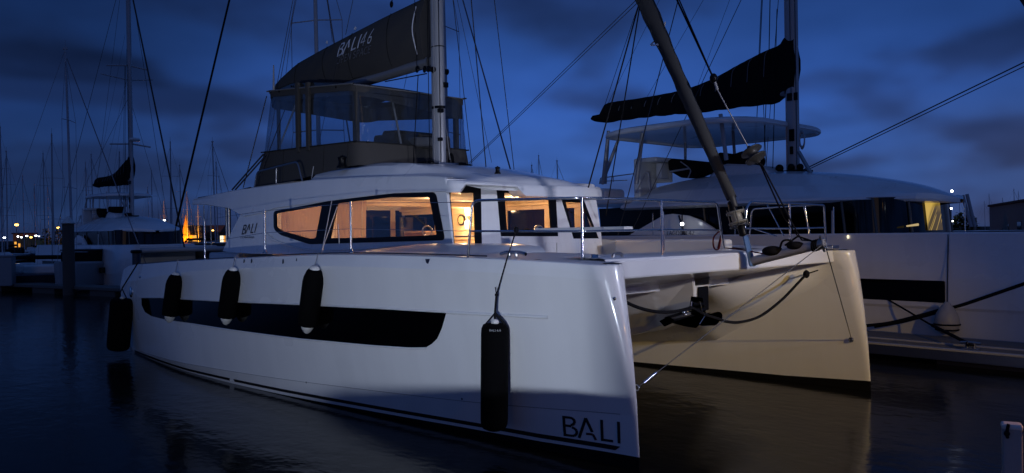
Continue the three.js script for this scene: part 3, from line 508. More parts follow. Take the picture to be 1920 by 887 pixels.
{
  const topY = tab([-6.75, -6.2, -5.5, -2.3, -.66, -.36], [6.46, 6.62, 6.79, 7.10, 7.22, 7.24]), wid = tab([-6.75, -5.5, -2.5, -.36], [.06, .15, .24, .20]), n = 30, m = 20, rows = [];
  for (let i = 0; i <= n; i++) {
    const x = lerp(-6.75, -.36, i / n), yt = topY(x), yb = 5.99 - .12 * Math.sin(i / n * Math.PI) * 0, w = wid(x), row = [];
    for (let j = 0; j <= m; j++) {
      const a = j / m * 2 * Math.PI, c = Math.cos(a), s = Math.sin(a), t = (1 - c) / 2;   // t: 0 at the ridge, 1 at the foot
      const prof = Math.pow(Math.sin(Math.PI * clamp(t * .88 + .04, 0, 1)), .7) * (1 + .02 * Math.sin(x * 5 + t * 9)) ;
      const sag = .03 * Math.sin(x * 3.1 + 1) * t;
      row.push(V(x + .05 * t * Math.sin(x * 2), lerp(yt, yb - sag, t), Math.sign(s) * w * prof + .01 * Math.sin(x * 7 + t * 11) * Math.abs(s)));
    }
    rows.push(row);
  }
  const bag = part(boat, 'sail_bag', [skin(rows, 50, .4), skin([rows[n].slice(0, 11), rows[n].slice(10).reverse()], 50), skin([rows[0].slice(0, 11), rows[0].slice(10).reverse()], 50)], M.canvas, 'dark grey sail bag along the boom with pale lettering');
  const side = (x, y) => { const yt = topY(x), t = clamp((yt - y) / (yt - 5.99), 0, 1); return wid(x) * Math.pow(Math.sin(Math.PI * clamp(t * .88 + .04, 0, 1)), .7) * 1.02 + .012; };
  const pt = (u, v) => { let p = on('z', .22, u, v); for (let k = 0; k < 10; k++) p = on('z', side(p.x, p.y), u, v); return p; };
  const a = pt(632, 107), b = pt(672, 90), e = pt(675, 88.5), f = pt(695, 80), h = pt(634, 84).y - a.y;
  const w = baliWord(1, .125), put = (g, p, q, wd, hh) => bend(g, (v) => { const t = v.x / wd, x = lerp(p.x, q.x, t) + v.y * .06, y = lerp(p.y, q.y, t) + v.y * hh; v.set(x, y, side(x, y) + .006); });
  for (const g of w.letters) part(bag, 'bag_letter', put(g, a, b, 2.36, h), M.print);
  for (const q of [[[.5, 0, .5, 1], [.5, 1, 0, .3], [0, .3, .72, .3]], [[1.55, 1, 1.15, .35], [1.15, .35, 1.2, .06], [1.2, .06, 1.5, .02], [1.5, .02, 1.66, .2], [1.66, .2, 1.6, .42], [1.6, .42, 1.2, .45]]]) part(bag, 'bag_number', put(strokes(q, .085), e, f, 1.66, h), M.print);
  const o = words('OPEN SPACE', 1); o.computeBoundingBox(); const c1 = pt(631, 121), c2 = pt(694, 99);
  part(bag, 'bag_small_lettering', put(o, c1, c2, o.boundingBox.max.x, .15), std(.3, .3, .31));
  const e1 = pt(780, 12), e2 = pt(782, 102); part(bag, 'bag_tape', bent([e1, V(lerp(e1.x, e2.x, .5), lerp(e1.y, e2.y, .5), side(-.6, 6.6) + .02), e2], .012, 12, 6), M.print);
  for (const x of [-5.5, -4.1, -3.0, -1.5]) { const q = []; for (let k = 0; k <= 14; k++) { const t = k / 14, y = lerp(topY(x) - .01, 6.02, t); q.push(V(x + .07 * t + .015 * Math.sin(t * 7 + x), y, side(x, y) + .002)); } part(bag, 'seam', bent(q, .007, 24, 5), M.seam); }
  { const q = []; for (let k = 0; k <= 24; k++) { const x = lerp(-6.6, -.45, k / 24); q.push(V(x, topY(x) + .006, 0)); } part(bag, 'zip', bent(q, .014, 40, 6), M.seam); }
  for (const [u, v] of [[720, 41], [666, 55], [613, 81]]) { const p = on('z', .06, u, v); part(bag, 'bag_loop', new THREE.TorusGeometry(.03, .009, 6, 12).translate(p.x, p.y + .02, p.z), M.print); }
}
// ---- rigging in plain sight
const wires = (name, list, r, m) => { for (const [a, b, q] of list) part(boat, name, rod(a, b, q ?? r, q ?? r, 6), m); };
const P = on;
const along = (a, b, t) => a.clone().lerp(b, t);
wires('shroud', [
  [V(-1.6, 2.25, -3.72), along(V(-1.6, 2.25, -3.72), V(mastX, 17.5, -.1), .9), .009],
  [P('z', -2.4, 912, 322), P('z', -1.2, 880, -40), .012], [P('z', -2.0, 886, 318), P('z', -.6, 846, -30), .008], [P('z', -2.2, 922, 305), P('z', -.9, 851, -30), .005],
], .009, M.wire);
wires('backstay_tackle', [[P('z', 1.9, 435, 356), P('z', 1.5, 494, 289), .02], [P('z', 1.9, 441, 356), P('z', 1.5, 497, 293), .02], [P('z', 1.7, 456, 352), P('z', 1.35, 500, 180), .012], [P('z', 1.6, 487, 330), P('z', 1.3, 540, 190), .01]], .02, M.wire);
wires('lazy_line', [[P('z', .1, 623, 78), P('z', .1, 612, -20), .006], [P('z', .1, 648, 65), P('z', .1, 666, -20), .007], [P('z', 0, 520, 155), P('z', 0, 553, -20), .008], [P('z', 0, 536, 139), P('z', 0, 549, 30), .006], [P('z', 1.2, 596, 277), P('z', .3, 642, 70), .006]], .006, M.wire);
wires('halyard', [[V(mastX + .17, 3.95, .1), V(mastX + .16, 12, .1), .008], [V(mastX - .1, 3.95, .16), V(mastX - .16, 9, .12), .008], [V(mastX - .45, 3.95, .3), P('z', .2, 784, 140), .01], [V(mastX - .42, 5.8, .2), V(mastX - .5, 9, .2), .006], [P('z', .2, 800, 138), P('z', .2, 722, 153), .012], [P('z', .1, 735, 12), P('z', .1, 735, -20), .012]], .008, M.rope);
wires('pale_halyard', [[V(mastX + .05, 3.97, .16), V(mastX + .1, 9, .14), .008], [P('z', -.2, 844, 300), P('z', -.15, 828, 170), .009], [P('z', .6, 763, 312), P('z', .2, 806, 309), .012]], .008, M.paleRope);
for (const [u, v, z] of [[734, 8, .1], [796, 130, .2], [782, 130, .2]]) part(boat, 'halyard_block', new THREE.SphereGeometry(.05, 12, 10).scale(1, 1.4, .6).translate(...P('z', z, u, v).toArray()), M.black);
// deck gear round the mast foot and on the roof
const winch = (p, s = 1, parent = boat) => { const w = part(parent, 'winch', lathe([[0, 0], [.11, 0], [.105, .03], [.075, .06], [.065, .15], [.085, .19], [.085, .22], [.03, .23], [.03, .25], [0, .25]].map(([a, b]) => [a * s, b * s]), 22).translate(p.x, p.y, p.z), M.black); return w; };
{ const p = P('z', 1.56, 641, 316); winch(V(p.x, 3.845, p.z), .95); } winch(P('z', 0.9, 933, 326), .5);
for (const [u, v, z] of [[742, 311, .7], [795, 310, .4], [862, 312, -.3], [872, 315, -.5], [705, 313, .9]]) { const p = P('z', z, u, v); part(boat, 'rope_clutch', box(p.x - .14, p.x + .14, p.y - .01, p.y + .07, p.z - .06, p.z + .06, .02), M.black); }
{ const p = P('z', -.35, 846, 308); part(boat, 'rope_coil', [new THREE.TorusGeometry(.07, .02, 8, 18).scale(1, 2, 1).translate(p.x, p.y + .05, p.z), new THREE.TorusGeometry(.06, .018, 8, 18).scale(1, 1.6, 1).translate(p.x + .03, p.y + .04, p.z + .04)], M.rope); }
for (const [u, v] of [[808, 308], [800, 312]]) { const p = P('z', .35, u, v); part(boat, 'turning_block', new THREE.SphereGeometry(.07, 14, 10).translate(p.x, p.y + .02, p.z), M.black); }
// handrail on the roof and aft roof rail
part(boat, 'roof_handrail', poly([P('z', 1.75, 477, 352), P('z', 1.75, 482, 322), P('z', 1.75, 558, 303), P('z', 1.75, 567, 340)], .018, .12), M.dullsteel);
part(boat, 'roof_handrail', poly([P('z', 1.75, 518, 346), P('z', 1.75, 518, 316)], .014), M.dullsteel);
part(boat, 'aerial', rod(P('z', .5, 513, 170), P('z', .5, 513, 122), .03, .015), M.alu);
part(boat, 'aerial', rod(P('z', 1.5, 584, 336), P('z', 1.5, 588, 312), .01), M.alu);
part(boat, 'roof_grip', [rod(P('z', 2.0, 372, 371.5), P('z', 2.0, 427, 362), .02), rod(P('z', 2.0, 444, 358), P('z', 2.0, 470, 352), .02)], M.black);
// aft cockpit: posts under the roof, dark door
for (const [u, a, b, z, m, w] of [[430, 383, 470, 1.9, M.dullsteel, .045], [425, 386, 465, 1.3, M.dullsteel, .03], [383, 385, 470, 2.0, M.dullsteel, .012], [396, 385, 460, 1.2, M.dullsteel, .012]]) part(boat, 'cockpit_post', rod(P('z', z, u, b), P('z', z, u - 1, a), w), m);
part(boat, 'cockpit_door', box(-4.9, -4.8, 2.2, 3.4, -1.0, 1.65, .02), M.glass);
part(boat, 'cockpit_bench', box(-6.8, -5.2, 1.9, 2.2, -1.8, 1.8, .05), M.gel2);

// ---- guard rails, stanchions, lifelines
const tops = [];
for (const [u, vb, vt] of [[384.5, 491, 412], [497, 475, 393], [658.5, 474.5, 378]]) {
  let b = P('z', 3.75, u, vb); b = P('z', edge(clamp(b.x, -7, 6)) - .09, u, vb); b = P('z', edge(clamp(b.x, -7, 6)) - .09, u, vb); const t = P('z', b.z, u - 1.5, vt);
  const s = part(boat, 'stanchion', rod(b, t, .0165, .0155, 10), M.steel); part(s, 'stanchion_base', lathe([[0, 0], [.045, 0], [.04, .012], [.022, .03], [.02, .06], [0, .06]], 14).translate(b.x, b.y, b.z), M.steel); tops.push([b, t]);
}
const railA = P('z', 3.42, 877, 486), railAt = P('z', 3.42, 886, 376), cornerT = P('z', 2.72, 1091, 371), cornerB = P('z', 2.80, 1092, 490);
const rr1 = P('x', 6.33, 1240, 376), rr1b = P('x', 6.33, 1242, 478), rr2 = P('x', 6.33, 1345, 380), rr2b = P('x', 6.33, 1357, 466);
const onLine = (a, b, t) => a.clone().lerp(b, t);
part(boat, 'pulpit_rail', poly([railA, railAt, cornerT, rr1, rr2, rr2b], .0165, .09, 10), M.steel, 'polished rail round the starboard bow and along the crossbeam');
part(boat, 'pulpit_rail', poly([onLine(railA, railAt, .48), onLine(cornerB, cornerT, .47), onLine(rr1b, rr1, .46), onLine(rr2b, rr2, .4)], .0125, .05, 8), M.steel);
part(boat, 'pulpit_post', rod(cornerB, cornerT, .0165, .0165, 10), M.steel); part(boat, 'pulpit_post', rod(rr1b, rr1, .0165, .0165, 10), M.steel);
{ const a = P('x', 6.1, 1243, 397), b = P('x', 6.1, 1245, 470); part(boat, 'pulpit_post', rod(b, a, .014, .014, 8), M.steel); }
const PA = (u, v) => P('x', 6.33, u, v);
part(boat, 'pulpit_rail', poly([PA(1396, 441), PA(1400, 390), PA(1407, 378.5), PA(1482, 381.5), PA(1545, 385), PA(1549, 462)], .0165, .04, 10), M.steel, 'polished rail on the port bow');
part(boat, 'pulpit_rail', poly([PA(1398, 428), PA(1482, 428.5), PA(1547, 427)], .0125, .04, 8), M.steel);
part(boat, 'pulpit_post', rod(PA(1482, 455), PA(1480.5, 381.5), .0165, .0165, 10), M.steel);
const PB = (u, v) => P('z', -3.15, u, v);
part(boat, 'pulpit_rail', poly([PB(1404, 458), PB(1410, 392), PB(1478, 387), PB(1543, 384)], .0145, .08, 8), M.steel);
for (const [u1, v1, u2, v2, q] of [[1438, 383, 1470, 443, .01], [1416, 430, 1456, 443, .01], [1507, 388, 1519, 440, .008], [1510, 388, 1516, 438, .008]]) part(boat, 'rail_stay', rod(PB(u1, v1), PB(u2, v2), q), M.steel);
for (const h of [0, 1]) {
  const pick = ([b, t]) => h ? onLine(b, t, .47) : onLine(b, t, .97);
  const L = [P('z', 3.7, 384, h ? 455 : 412), pick(tops[1]), pick(tops[2]), h ? onLine(railA, railAt, .48) : onLine(railA, railAt, .97)];
  for (let k = 0; k < 3; k++) part(boat, 'lifeline', rod(L[k], L[k + 1], .0045, .0045, 5), M.steel);
}
part(boat, 'lower_shroud', [rod(P('z', 3.3, 603, 474), P('z', 2.6, 622, 376), .008), rod(P('z', 3.3, 602, 474), P('z', 2.6, 632, 388), .008)], M.alu);
part(boat, 'flag_staff', rod(P('z', 3.1, 636, 457), P('z', 3.1, 634, 420), .006), M.alu);
{ const q = [], q2 = []; for (let k = 0; k <= 40; k++) { const x = lerp(-.2, 5.0, k / 40); q.push(V(x, ys(x) + .016, edge(x) - .12)); } part(boat, 'deck_seam', bent(q, .009, 60, 5), M.hullDark); for (let k = 0; k <= 30; k++) { const x = lerp(-6.4, -1.2, k / 30); q2.push(V(x, ys(x) + .012, edge(x) - .12)); } part(boat, 'deck_seam', bent(q2, .008, 60, 5), M.hullDark); }
// cleats and deck fittings on the starboard bow
{
  const c = P('z', 3.05, 962, 481); const g = part(boat, 'mooring_cleat', [bent([V(c.x - .22, c.y + .03, c.z), V(c.x - .1, c.y + .05, c.z), V(c.x + .1, c.y + .05, c.z), V(c.x + .22, c.y + .03, c.z)], .022, 12, 8), rod(V(c.x - .06, c.y - .04, c.z), V(c.x - .06, c.y + .05, c.z), .02), rod(V(c.x + .06, c.y - .04, c.z), V(c.x + .06, c.y + .05, c.z), .02)], M.steel);
  const f = P('z', 3.12, 975, 487.5); part(boat, 'toe_rail', box(f.x - .42, f.x + .35, f.y - .01, f.y + .012, f.z - .03, f.z + .05, .008), M.hullDark);
  const d = P('z', 2.75, 1115, 487); part(boat, 'deck_filler', lathe([[0, 0], [.06, 0], [.055, .02], [.04, .025], [.04, .06], [0, .062]], 18).translate(d.x, d.y, d.z), M.steel);
  const e = P('x', 6.3, 1158, 484); part(boat, 'fairlead', [poly([V(e.x, e.y - .02, e.z + .1), V(e.x, e.y + .05, e.z + .07), V(e.x, e.y + .05, e.z - .07), V(e.x, e.y - .02, e.z - .1)], .018, .02)], M.dullsteel);
  const e2 = P('z', -2.6, 1562, 466); part(boat, 'fairlead', [box(e2.x - .05, e2.x + .05, e2.y - .01, e2.y + .05, e2.z - .12, e2.z + .12, .015)], M.dullsteel);
}
// ---- forestay with the furled genoa, bowsprit, halyard with its furler, stays
{
  const a = P('z', 0, 1385, 398), b = P('z', 0, 1372, 372), top = a.clone().sub(P('z', 0, 1210, 0)).multiplyScalar(-4.2).add(a), rows = [];
  const dir = top.clone().sub(b).normalize(), sx = V(0, 0, 1), sy = dir.clone().cross(sx);
  for (let i = 0; i <= 130; i++) { const t = i / 130, c = b.clone().lerp(top, t), row = [], R = lerp(.075, .122, sstep(0, .25, t)) * (1 + .05 * Math.sin(i * 1.7) + .04 * noise3(i * .4, 1, 1)) * (t > .8 ? lerp(1, .3, (t - .8) / .2) : 1); for (let j = 0; j <= 14; j++) { const q = j / 14 * 2 * Math.PI, k = R * (1 + .06 * Math.sin(q * 2 + i * .35)); row.push(c.clone().addScaledVector(sx, Math.cos(q) * k).addScaledVector(sy, Math.sin(q) * k)); } rows.push(row); }
  const gen = part(boat, 'furled_genoa', skin(rows, 60, .5), M.sailcloth, 'pale sail rolled tightly round the forestay');
  const sp = []; for (let i = 0; i <= 40; i++) { const t = i / 40, c = P('z', 0, 1228, 45).lerp(P('z', 0, 1246, 88), t), q = t * Math.PI * 1.2 + 2.6; sp.push(c.addScaledVector(sx, Math.cos(q) * .17).addScaledVector(sy, Math.sin(q) * .17)); } part(gen, 'sail_tie', bent(sp, .012, 40, 6), M.print);
  const t1 = P('z', 0, 1405, 470), d1 = P('z', 0, 1382, 408), drumAxis = a.clone().sub(t1).normalize();
  const foil = part(boat, 'forestay', [rod(P('z', 0, 1412, 492), b, .018), rod(P('z', 0, 1378, 388), P('z', 0, 1371, 366), .045, .05, 16)], M.gear);
  const at = (g, p) => g.applyQuaternion(new THREE.Quaternion().setFromUnitVectors(V(0, 1, 0), drumAxis)).translate(p.x, p.y, p.z);
  part(boat, 'furling_drum', [at(lathe([[.03, -.09], [.13, -.085], [.13, -.06], [.075, -.05], [.075, .05], [.13, .06], [.13, .085], [.03, .09]], 26), d1)], M.drum, 'white furling drum at the foot of the forestay');
  part(boat, 'drum_cage', [...[0, 1, 2, 3, 4, 5].map((k) => at(rod(V(.125 * Math.cos(k * 1.05), -.13, .125 * Math.sin(k * 1.05)), V(.125 * Math.cos(k * 1.05), .12, .125 * Math.sin(k * 1.05)), .008), d1)), at(new THREE.TorusGeometry(.125, .01, 6, 24).rotateX(Math.PI / 2), d1.clone().addScaledVector(drumAxis, -.12))], M.gear);
  part(boat, 'furler_neck', [at(lathe([[.02, -.12], [.05, -.1], [.06, 0], [.05, .1], [.02, .12]], 16), P('z', 0, 1374, 392))], M.black); part(boat, 'furler_base', [at(lathe([[.02, -.1], [.055, -.08], [.055, .06], [.02, .1]], 16), P('z', 0, 1391, 430))], M.black);
  part(boat, 'stay_plate', [slab(shape(rounded([[-.07, -.22], [.07, -.22], [.06, .2], [-.06, .2]], .03)), .02, .003).rotateY(Math.PI / 2).rotateZ(.25).translate(...P('z', .02, 1403, 470).toArray())], std(.10, .19, .36, { roughness: .5, metalness: .2 }), 'blue steel plate under the furler');
  const s0 = P('z', 0, 1411, 490), s1 = P('z', 0, 1546, 456);
  part(boat, 'bowsprit', [rod(s0, s1, .062, .058, 20)], M.alu, 'stubby grey bowsprit pointing up from the crossbeam');
  part(boat, 'sprit_cap', [rod(onLine(s0, s1, .93), onLine(s0, s1, 1.0), .068, .064, 20), rod(onLine(s0, s1, .97).add(V(0, -.1, -.06)), onLine(s0, s1, .97).add(V(0, .1, .06)), .016)], M.dullsteel);
  part(boat, 'sprit_lashing', [0, 1, 2].map((k) => new THREE.TorusGeometry(.066, .012, 8, 20).rotateY(Math.PI / 2).translate(...onLine(s0, s1, .86 + k * .03).toArray())), M.rope);
  const bg = onLine(s0, s1, .2); for (const [dx, dy, s] of [[.1, .09, .12], [.42, .16, .1]]) part(boat, 'sprit_bag', new THREE.SphereGeometry(s, 18, 12).scale(1.2, .58, .85).translate(bg.x + dx, bg.y + dy, .01), M.blackCanvas);
  part(boat, 'bag_strap', [bent([P('z', .05, 1462, 466), P('z', .05, 1468, 452), P('z', .05, 1482, 451), P('z', .05, 1490, 460)], .014, 14, 6)], M.rope);
  // halyard down to a furler block, and two falls to the sprit end
  const k0 = P('z', 0, 1262, -16), k1 = P('z', 0, 1338, 147), k2 = P('z', 0, 1345, 168), k3 = P('z', 0, 1403, 276), kb = P('z', 0, 1413, 290);
  part(boat, 'tack_halyard', [rod(k0, k1, .014), rod(k0.clone().add(V(.05, 0, .02)), k1, .01)], M.rope); part(boat, 'tack_line', [rod(k2, k3, .009), rod(k1, k2, .02)], M.paleRope);
  part(boat, 'halyard_shackle', new THREE.SphereGeometry(.055, 12, 10).scale(1, 1.3, 1).translate(k1.x, k1.y, k1.z), M.black);
  const bd = k3.clone().sub(P('z', 0, 1425, 310)).normalize(), bq = new THREE.Quaternion().setFromUnitVectors(V(0, 1, 0), bd);
  part(boat, 'gennaker_furler', [lathe([[.02, -.14], [.05, -.1], [.14, -.075], [.15, -.05], [.07, -.035], [.07, .035], [.15, .05], [.14, .075], [.04, .1], [.02, .14]], 26).applyQuaternion(bq).translate(kb.x, kb.y, kb.z)], M.gear, 'grey furler drum hanging above the bow');
  const e1 = P('z', 0, 1428, 308); part(boat, 'furler_fall', [rod(e1, P('z', 0, 1482, 412), .011), rod(P('z', 0, 1424, 305), P('z', 0, 1470, 408), .011), rod(P('z', 0, 1482, 412), P('z', 0, 1503, 450), .009), rod(P('z', 0, 1470, 408), P('z', 0, 1496, 443), .009), rod(P('z', 0, 1496, 443), P('z', 0, 1472, 460), .012), rod(P('z', 0, 1496, 443), P('z', 0, 1522, 452), .012), rod(P('z', 0, 1503, 450), P('z', 0, 1536, 453), .009)], M.rope);
  // bobstays from the sprit end to both stems
  const sa = V(6.86, 0.86, 2.80), pa = P('z', -2.84, 1597, 637);
  part(boat, 'bobstay', [rod(s1, sa, .0055, .0055, 6)], M.stay); part(boat, 'bobstay', [rod(P('z', 0, 1548, 462), pa, .007, .007, 6)], M.wire);
  const tb = onLine(sa, s1, .03), te = onLine(sa, s1, .09); part(boat, 'turnbuckle', [rod(tb, te, .018, .018, 10), new THREE.TorusGeometry(.03, .01, 8, 14).translate(sa.x, sa.y, sa.z)], M.steel);
  part(boat, 'chain_plate', [new THREE.SphereGeometry(.035, 14, 10).translate(pa.x, pa.y, pa.z), new THREE.TorusGeometry(.03, .01, 8, 14).translate(pa.x, pa.y, pa.z + .03)], M.dullsteel);
  // sheets from the clew high on the genoa down to the coachroof
  const cl = P('z', 0, 1203, -10);
  part(boat, 'genoa_sheet', [rod(cl, P('z', .6, 1103, 352), .011)], M.rope); part(boat, 'genoa_sheet', [rod(cl, P('z', -1.7, 1136, 405), .011)], M.rope);
  part(boat, 'furling_line', [rod(cl, P('z', -1.45, 879, 306), .006, .006, 5), rod(cl.clone().add(V(0, -.06, 0)), P('z', -1.45, 876, 312), .006, .006, 5)], M.wire);
  part(boat, 'deck_line', [bent([P('z', 0, 1360, 465), P('z', 0, 1385, 467), P('z', 0, 1410, 472), P('z', 0, 1440, 477)], .01, 20, 6)], M.redRope);
  part(boat, 'rope_hank', [bent([P('z', -.3, 1350, 432), P('z', -.3, 1338, 446), P('z', -.3, 1339, 465), P('z', -.3, 1348, 466), P('z', -.3, 1352, 440), P('z', -.3, 1346, 466)], .011, 40, 6)], M.redRope, 'hank of dark red rope hung on the rail');
}
// ---------------------------------------------------------------- things hung on the near catamaran
{ // anchor in its roller, seen from ahead
  const g = thing('anchor', 'dark steel anchor stowed under the bow pod of the near catamaran', 'anchor'), A = (u, v, x = 6.02) => P('x', x, u, v);
  const plate = (list, x, t = .02) => { const q = list.map(([u, v]) => A(u, v, x)); return slab(shape(q.map((p) => [p.z, p.y])), t, .004).applyMatrix4(new THREE.Matrix4().set(0, 0, 1, x, 0, 1, 0, 0, 1, 0, 0, 0, 0, 0, 0, 1)); };
  part(g, 'shank', [plate([[1296, 556], [1311, 558], [1318, 588], [1300, 596], [1292, 582]], 5.98, .05)], M.black);
  part(g, 'fluke', [plate([[1257, 605], [1293, 594], [1330, 586], [1312, 606], [1303, 615], [1288, 613]], 6.08, .02)], std(.05, .05, .052, { roughness: .4, metalness: .6 }), 'broad dark fluke');
  part(g, 'fluke', [plate(rounded([[1311, 604], [1322, 591], [1347, 584], [1352, 590], [1351, 597], [1340, 610], [1312, 611]].map((p) => p), 3), 6.0, .025)], std(.035, .035, .037, { roughness: .45, metalness: .5 }));
  part(g, 'fluke_tip', [plate([[1236, 602], [1252, 594], [1262, 599], [1258, 606], [1245, 612]], 6.05, .02)], M.steel);
  part(g, 'stock', [rod(A(1248, 597), A(1292, 583), .02), rod(A(1262, 602), A(1300, 592), .022)], M.black);
  part(g, 'anchor_roller', [rod(A(1300, 582, 6.06), A(1320, 580, 6.06), .035), rod(A(1298, 570, 6.06), A(1318, 571, 6.06), .03)], M.black);
  part(g, 'roller_guard', [rod(A(1312, 566, 6.1), A(1318, 590, 6.1), .009), rod(A(1324, 588, 6.1), A(1311, 608, 6.1), .009), rod(A(1297, 565, 6.1), A(1296, 575, 6.1), .009)], M.steel);
  for (const [u, v] of [[1280.5, 585], [1284.5, 584], [1289, 582.5], [1294, 580.5], [1282, 588], [1286, 586.5]]) { const p = A(u, v, 6.1); part(g, 'chain_link', new THREE.TorusGeometry(.014, .006, 6, 12).scale(1, 1.5, 1).rotateY(u).translate(p.x, p.y, p.z), M.steel); }
}
{
  const a = [[1160, 560, 2.3], [1195, 576, 1.75], [1230, 584.5, 1.2], [1262, 584.5, .75], [1298, 577, .25]].map(([u, v, z]) => P('x', 6.2, u, v));
  const b = [[1345, 597, 6.1], [1362, 603, 6.1], [1388, 604, 6.1], [1425, 593, 6.12], [1465, 563, 6.18], [1497, 530, 6.2], [1512, 514, 6.25]].map(([u, v, x]) => P('x', x, u, v));
  single('mooring_bridle', [bent(a, .022, 40, 8), bent([a[4], P('x', 6.1, 1322, 590), b[0]], .02, 12, 8), bent(b, .021, 60, 8), new THREE.SphereGeometry(.05, 12, 10).scale(1, 1.3, 1).translate(b[6].x, b[6].y, b[6].z), rod(b[6], P('z', -2.75, 1536, 506), .01)], M.rope, 'black bridle line drooping from bow to bow beneath the crossbeam', 'rope');
}
function fender(a, b, r, kind, label) {   // a: top, b: bottom of the body
  const g = thing('fender', label, 'fender', kind === 'long' ? undefined : undefined), L = a.distanceTo(b), q = new THREE.Quaternion().setFromUnitVectors(V(0, 1, 0), a.clone().sub(b).normalize());
  g.position.copy(b); g.quaternion.copy(q);
  if (kind === 'long') {
    part(g, 'cover', lathe([[0, .0], [r * .55, .004], [r * .86, .03], [r * .97, .075], [r, .14], [r * 1.005, L * .5], [r, L - .12], [r * .97, L - .06], [r * .86, L - .02], [r * .4, L], [0, L]], 36), M.fender);
    part(g, 'neck', lathe([[0, L - .01], [.05, L - .01], [.045, L + .03], [.02, L + .05], [0, L + .05]], 16), M.pvc);
  } else {
    part(g, 'cover', lathe([[0, .055], [r * .7, .05], [r * .95, .06], [r, .12], [r, L - .22], [r * .93, L - .14], [r * .72, L - .05], [r * .52, L - .01], [0, L]], 32), M.fender);
    part(g, 'fender_end', lathe([[0, -.085], [r * .2, -.078], [r * .42, -.045], [r * .6, .01], [r * .7, .062], [0, .062]], 24), M.pvc, 'white lower end'); part(g, 'fender_end', lathe([[r * .54, L - .02], [r * .42, L + .015], [r * .28, L + .035], [0, L + .035]], 24), M.pvc, 'white upper end');
    part(g, 'drain_hole', new THREE.CylinderGeometry(.014, .014, .01, 12).rotateX(Math.PI / 2).translate(.01, -.03, r * .46), M.hullDark);
  }
  return g;
}
const offHull = (u, v, r) => { let p = hullAt(u, v); for (let k = 0; k < 12; k++) { const z = zout(clamp(p.x, -7, 6.6), clamp(p.y, 0, 2.2)) + r; p = P('z', z, u, v); } return p; };
{
  const a = offHull(928, 606, .165), b = offHull(928, 798, .165); b.x = lerp(b.x, a.x, .6); b.z = Math.max(b.z, a.z - .05);
  const g = fender(a, b, .162, 'long', 'tall black fabric-covered fender hanging at the bow by the BALI lettering');
  const t = new TextGeometry('BALI 4.6', { font, size: .022, depth: .001, curveSegments: 2, bevelEnabled: false }); t.computeBoundingBox(); t.translate(-t.boundingBox.max.x / 2, 0, 0);
  const L = a.distanceTo(b), ang = Math.atan2(EYE.x - a.x, EYE.z - a.z); bend(t, (v) => { const q = v.x / .163 * 1.25 + ang; v.set(Math.sin(q) * .1635 * .985, v.y + L - .065, Math.cos(q) * .1635 * .985); }); part(g, 'fender_lettering', t, M.print);
  const knot = P('z', a.z - .02, 931, 553), loop = P('z', a.z, 928, 587), rail = P('z', 3.22, 968, 431), lip = hullAt(951, 491).add(V(0, .012, .014)), s = .12, ex = RGT.clone().setY(0).normalize();
  single('fender_line', [rod(rail, lip, .009), rod(lip, knot, .009), rod(knot, loop, .013), new THREE.SphereGeometry(.022, 10, 8).translate(knot.x, knot.y, knot.z), rod(knot, knot.clone().add(V(-.02, .09, 0)), .006), rod(loop, a.clone().addScaledVector(ex, -s).add(V(0, -.02, 0)), .008), rod(loop, a.clone().addScaledVector(ex, s).add(V(0, -.02, 0)), .017), rod(loop, a.clone().add(V(0, .02, 0)), .014), new THREE.TorusGeometry(.03, .011, 8, 14).translate(rail.x, rail.y, rail.z)], M.rope, 'thin black line from the bow rail down to the tall bow fender', 'rope');
}
const small = [['third', [590, 503], [576, 615], 'short black fender with bright white end, on the hull window nearest the bow'], ['second', [437, 505], [424, 600], 'black fender with grey-white end, middle one of three along the hull window'], ['first', [329, 514], [318, 597], 'dim black fender, sternmost of the three along the hull window']];
small.forEach(([, a, b, label], i) => {
  const r = .15, A = offHull(a[0], a[1], .11), B = offHull(b[0], b[1], .15); fender(A, B, r, 'short', label);
  const top = hullAt(a[0] + 1, a[1] - 22); single('fender_line', [rod(A.clone().add(V(0, .03, 0)), V(top.x, ys(top.x) + .02, edge(top.x) - .03), .007)], M.paleRope, ['short pale line above the fender nearest the bow on the hull window', 'short pale line above the middle hull window fender', 'short pale line above the sternmost hull window fender'][i], 'rope');
});
{
  const a = P('z', 3.95, 229, 560), b = P('z', 4.0, 221, 657); fender(a, b, .235, 'long', 'fat black fender at the stern corner of the near hull');
  const t = P('z', 3.75, 259, 492); single('fender_line', [rod(t, V(a.x, a.y + .22, a.z), .014), rod(V(a.x, a.y + .22, a.z), a.clone().add(V(-.12, 0, .05)), .012), rod(V(a.x, a.y + .22, a.z), a.clone().add(V(.14, 0, -.05)), .012)], M.rope, 'black line holding the stern fender', 'rope');
  const c = hullAt(250, 548); part(boat, 'stern_glint_plate', new THREE.SphereGeometry(.1, 18, 12).scale(1.1, 1.2, .3).translate(c.x - .15, c.y, c.z), M.steel);  // steel plate added to give the hull corner its glint
  const s = hullAt(263, 519.5); part(boat, 'stern_fairlead', new THREE.SphereGeometry(.04, 14, 10).scale(1.6, .7, .6).translate(s.x, s.y, s.z), M.steel);
}

